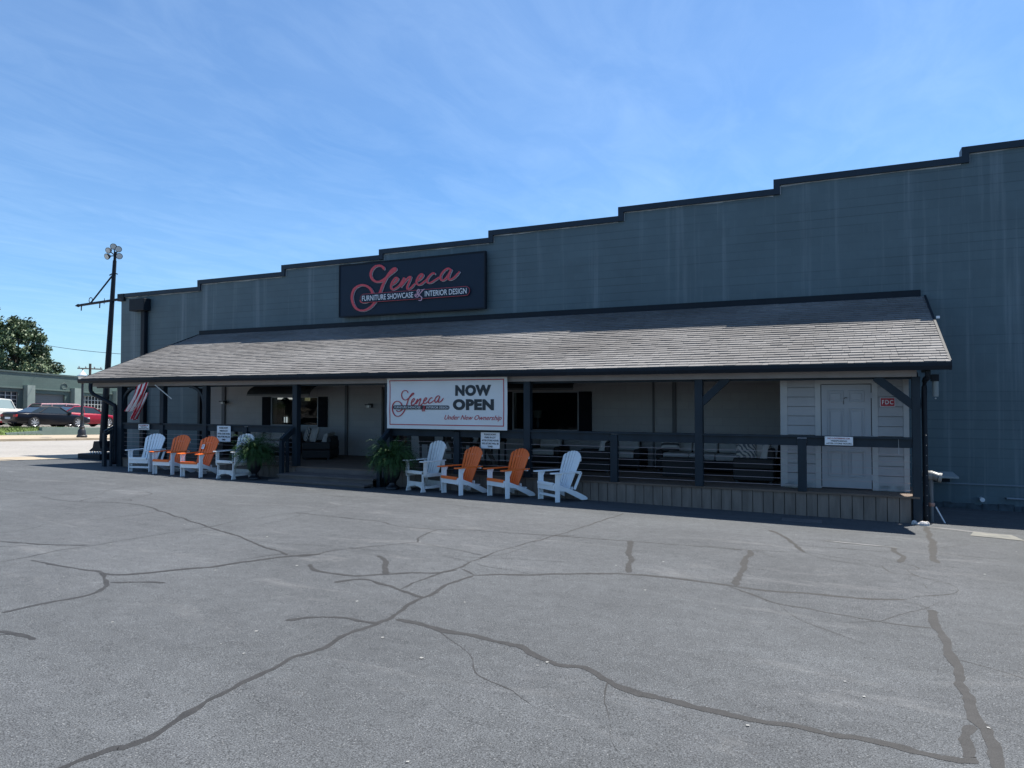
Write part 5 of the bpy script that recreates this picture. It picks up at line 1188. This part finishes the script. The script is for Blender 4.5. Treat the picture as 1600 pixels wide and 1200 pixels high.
MB().box(-2.68, -.86, -.86, .86, 1.12, 1.20).build('bed_liner', BLACKM, k4)
put(k4, -50.9, 28.4, R(-90))
k5 = car('silver grey car glimpsed between the light pole and porch corner', 'car', sed_b, sed_c, (-1.45, 1.5), .9, paint('car_silver', (.30, .33, .36)), pillars=[((1.2, .94), (.48, 1.36))])
put(k5, -49.2, 38.6, R(90))
k6 = car('red car roof just showing beyond the white pickup truck', 'car', sed_b, sed_c, (-1.45, 1.5), .9, MATS['car_red'], pillars=[((1.2, .94), (.48, 1.36))]); put(k6, -55.4, 30.3, R(-90))

# ------------------------------------------------------------------ green garage building across the road
FAR = block_mat('sage_block', (.085, .125, .112), bw=.4, bh=.2, streak=.12, bump=.3, streak_col=(.2, .26, .23))
SAGE = mat('sage_pilaster', (.22, .275, .245), .7, .08, 2)
gb = thing('garage_building', 'long sage green garage building across the street', 'building')
FX = -58; slope = -.050; y_a = 20.0
def fz(y, z): return z + slope * (y - 32.65)          # everything on this facade follows the falling street
FOPEN = [(31.0, 33.98, .9, 2.35), (35.28, 37.64, -.9, 2.32), (39.17, 41.18, .62, 2.35), (44.0, 46.4, .7, 2.35)]
mb = MB(); ys = sorted(set([y_a, 60.0] + [v for o in FOPEN for v in o[:2]]))
def fbox(mb, x0, x1, y0, y1, z0, z1):
    mb.hexa([(x0, y0, fz(y0, z0)), (x1, y0, fz(y0, z0)), (x1, y1, fz(y1, z0)), (x0, y1, fz(y1, z0)), (x0, y0, fz(y0, z1)), (x1, y0, fz(y0, z1)), (x1, y1, fz(y1, z1)), (x0, y1, fz(y1, z1))])
for y0, y1 in zip(ys[:-1], ys[1:]):
    ym = (y0 + y1) / 2; zs = sorted(set([-3, 3.86] + [v for o in FOPEN if o[0] < ym < o[1] for v in o[2:]]))
    for z0, z1 in zip(zs[:-1], zs[1:]):
        if not any(o[0] < ym < o[1] and o[2] < (z0 + z1) / 2 < o[3] for o in FOPEN): fbox(mb, FX - .35, FX, y0, y1, z0, z1)
fbox(mb, FX - 20, FX - .36, y_a, 60, -3, 3.7)
mb.build('wall', FAR, gb)
mb = MB(); fbox(mb, FX - .40, FX + .06, y_a, 60, 3.86, 3.98); mb.build('coping', mat('sage_dark', (.06, .09, .085), .6), gb)
for y0, y1 in ((30.0, 30.6), (34.36, 34.94), (38.12, 38.72), (41.89, 42.6), (46.8, 47.4)):
    mb = MB(); fbox(mb, FX + .003, FX + .55, y0, y1, -2.5, 2.92); mb.build('pilaster', SAGE, gb)
for y0, y1 in ((30.6, 34.36), (34.94, 38.12), (38.72, 41.89), (42.6, 46.8)):
    mb = MB(); fbox(mb, FX + .003, FX + .10, y0 + .0, y1, 2.62, 2.74); mb.build('lintel', mat('sage_lintel', (.10, .145, .13), .7), gb)
STEEL = mat('steel_sash', (.42, .44, .42), .6)
for (y0, y1, z0, z1) in (FOPEN[0], FOPEN[2], FOPEN[3]):
    mb = MB(); nc_ = 7; nr = 5
    for k in range(nc_ + 1): yy = y0 + (y1 - y0) * k / nc_; fbox(mb, FX - .18, FX - .12, yy - .025, yy + .025, z0, z1)
    for k in range(nr + 1): zz = z0 + (z1 - z0) * k / nr; fbox(mb, FX - .185, FX - .125, y0, y1, zz - .022, zz + .022)
    f = mb.build('window', STEEL, gb); mb = MB(); fbox(mb, FX - .25, FX - .22, y0, y1, z0, z1); mb.build('pane', mat('dark_pane', (.012, .016, .024), .3), f)
y0, y1, z0, z1 = FOPEN[1]; mb = MB()
for k in range(18): fbox(mb, FX - .22 + (k % 2) * .008, FX - .18 + (k % 2) * .008, y0, y1, z1 - .175 * (k + 1), z1 - .175 * k - .01)
mb.build('garage_door', mat('roller_grey', (.14, .155, .155), .6), gb)
mb = MB(); yc, zc = 37.57, fz(37.57, 3.05)
ring = [(FX + .02, yc + .24 * math.cos(t), zc + .24 * math.sin(t)) for t in [i * 2 * math.pi / 20 for i in range(21)]]
mb.tube(ring, .03, 6); mb.build('roundel', mat('sage_dark', (.06, .09, .085), .6), gb)

# ------------------------------------------------------------------ trees, utility pole, wire
LEAF = [mat('leaf_mid', (.06, .095, .042), .6, .4, .6), mat('leaf_light', (.13, .165, .085), .6, .3, .6), mat('leaf_dark', (.035, .06, .032), .6, .4, .6)]
BARK = mat('bark', (.09, .07, .055), .9, .3, 4, .5, 20)
def tree(label, x, y, h, r, seed, nclump=42, zs=.85):
    rr = random.Random(seed); t = thing('broadleaf_tree', label, 'tree', (x, y, gz(x, y)), group='trees behind the green garage building')
    mb = MB(); mb.tube([(0, 0, -.3), (.1, 0, h * .25), (0, .1, h * .5), (.1, .1, h * .8)], [.38, .30, .22, .07], 10)
    for k in range(9):
        a = rr.uniform(0, 6.28); z = h * rr.uniform(.28, .6); e = Vector((math.cos(a) * r * .7, math.sin(a) * r * .7, z + h * .22))
        mb.tube([(0, 0, z), e * .5 + Vector((0, 0, z * .45)), e], [.14, .09, .03], 7)
    mb.build('trunk', BARK, t)
    cr = MB(); mats = []; c0 = Vector((0, 0, h * .62))
    for k in range(nclump):
        a = rr.uniform(0, 6.28); u = rr.uniform(-1, 1); q = Vector((math.cos(a) * math.sqrt(1 - u * u), math.sin(a) * math.sqrt(1 - u * u), u)); rad = rr.uniform(.45, 1) ** .6
        cc = c0 + Vector((q.x * r * rad, q.y * r * rad, q.z * h * .38 * rad)); cr_r = r * rr.uniform(.16, .32); mi = rr.choice((0, 0, 1, 2))
        for j in range(300):
            a2 = rr.uniform(0, 6.28); u2 = rr.uniform(-1, 1); q2 = Vector((math.cos(a2) * math.sqrt(1 - u2 * u2), math.sin(a2) * math.sqrt(1 - u2 * u2), u2)) * (cr_r * rr.uniform(.35, 1.15))
            p = cc + Vector((q2.x, q2.y, q2.z * zs)); s_ = rr.uniform(.09, .19)
            n1 = Vector((rr.uniform(-1, 1), rr.uniform(-1, 1), rr.uniform(-.2, 1))).normalized(); e1 = n1.orthogonal().normalized() * s_; e2 = n1.cross(e1).normalized() * s_ * .6
            cr.add([p - e1, p + e2, p + e1, p - e2], [(0, 1, 2, 3)]); mats.append(mi if rr.random() < .75 else rr.choice((0, 1, 2)))
    o = cr.build('crown', LEAF, t, fix=False)
    o.data.polygons.foreach_set('material_index', mats); return t
tree('tall leafy tree at the left edge above the green garage roof', -78, 38.0, 14.2, 5.2, 1, 120)
tree('mid-height olive green tree just right of the tallest one', -75, 43.4, 10.9, 3.1, 2, 80)
tree('small dark bushy tree, rightmost behind the green garage roof', -76, 46.2, 7.9, 2.4, 5, 60)
up = thing('utility_pole', 'distant wooden utility pole with crossarms beside the porch roof corner', 'utility pole', (-90, 61.75, -3))
MB().tube([(0, 0, -1), (0, 0, 9.5)], .15, 8).build('pole', BARK, up)
MB().box(-.06, .06, -1.7, 1.7, 8.75, 8.9).box(-.06, .06, -1.1, 1.1, 7.9, 8.02).build('crossarm', BARK, up)
mb = MB()
for y in (-1.5, -.6, .6, 1.5): mb.sphere((0, y, 9.02), .09, None, .14, 8, 5)
mb.build('insulators', GALV, up)
wi = thing('power_line', 'thin dark wire sagging across the sky above the garage roof', 'wire')
a, b_ = Vector((-75, 40.0, 8.6)), Vector((-42, 33.0, 4.6)); q = [a.lerp(b_, i / 20) + Vector((0, 0, -.5 * math.sin(math.pi * i / 20))) for i in range(21)]
MB().tube(q, .018, 5).build('wire', BLACKM, wi)
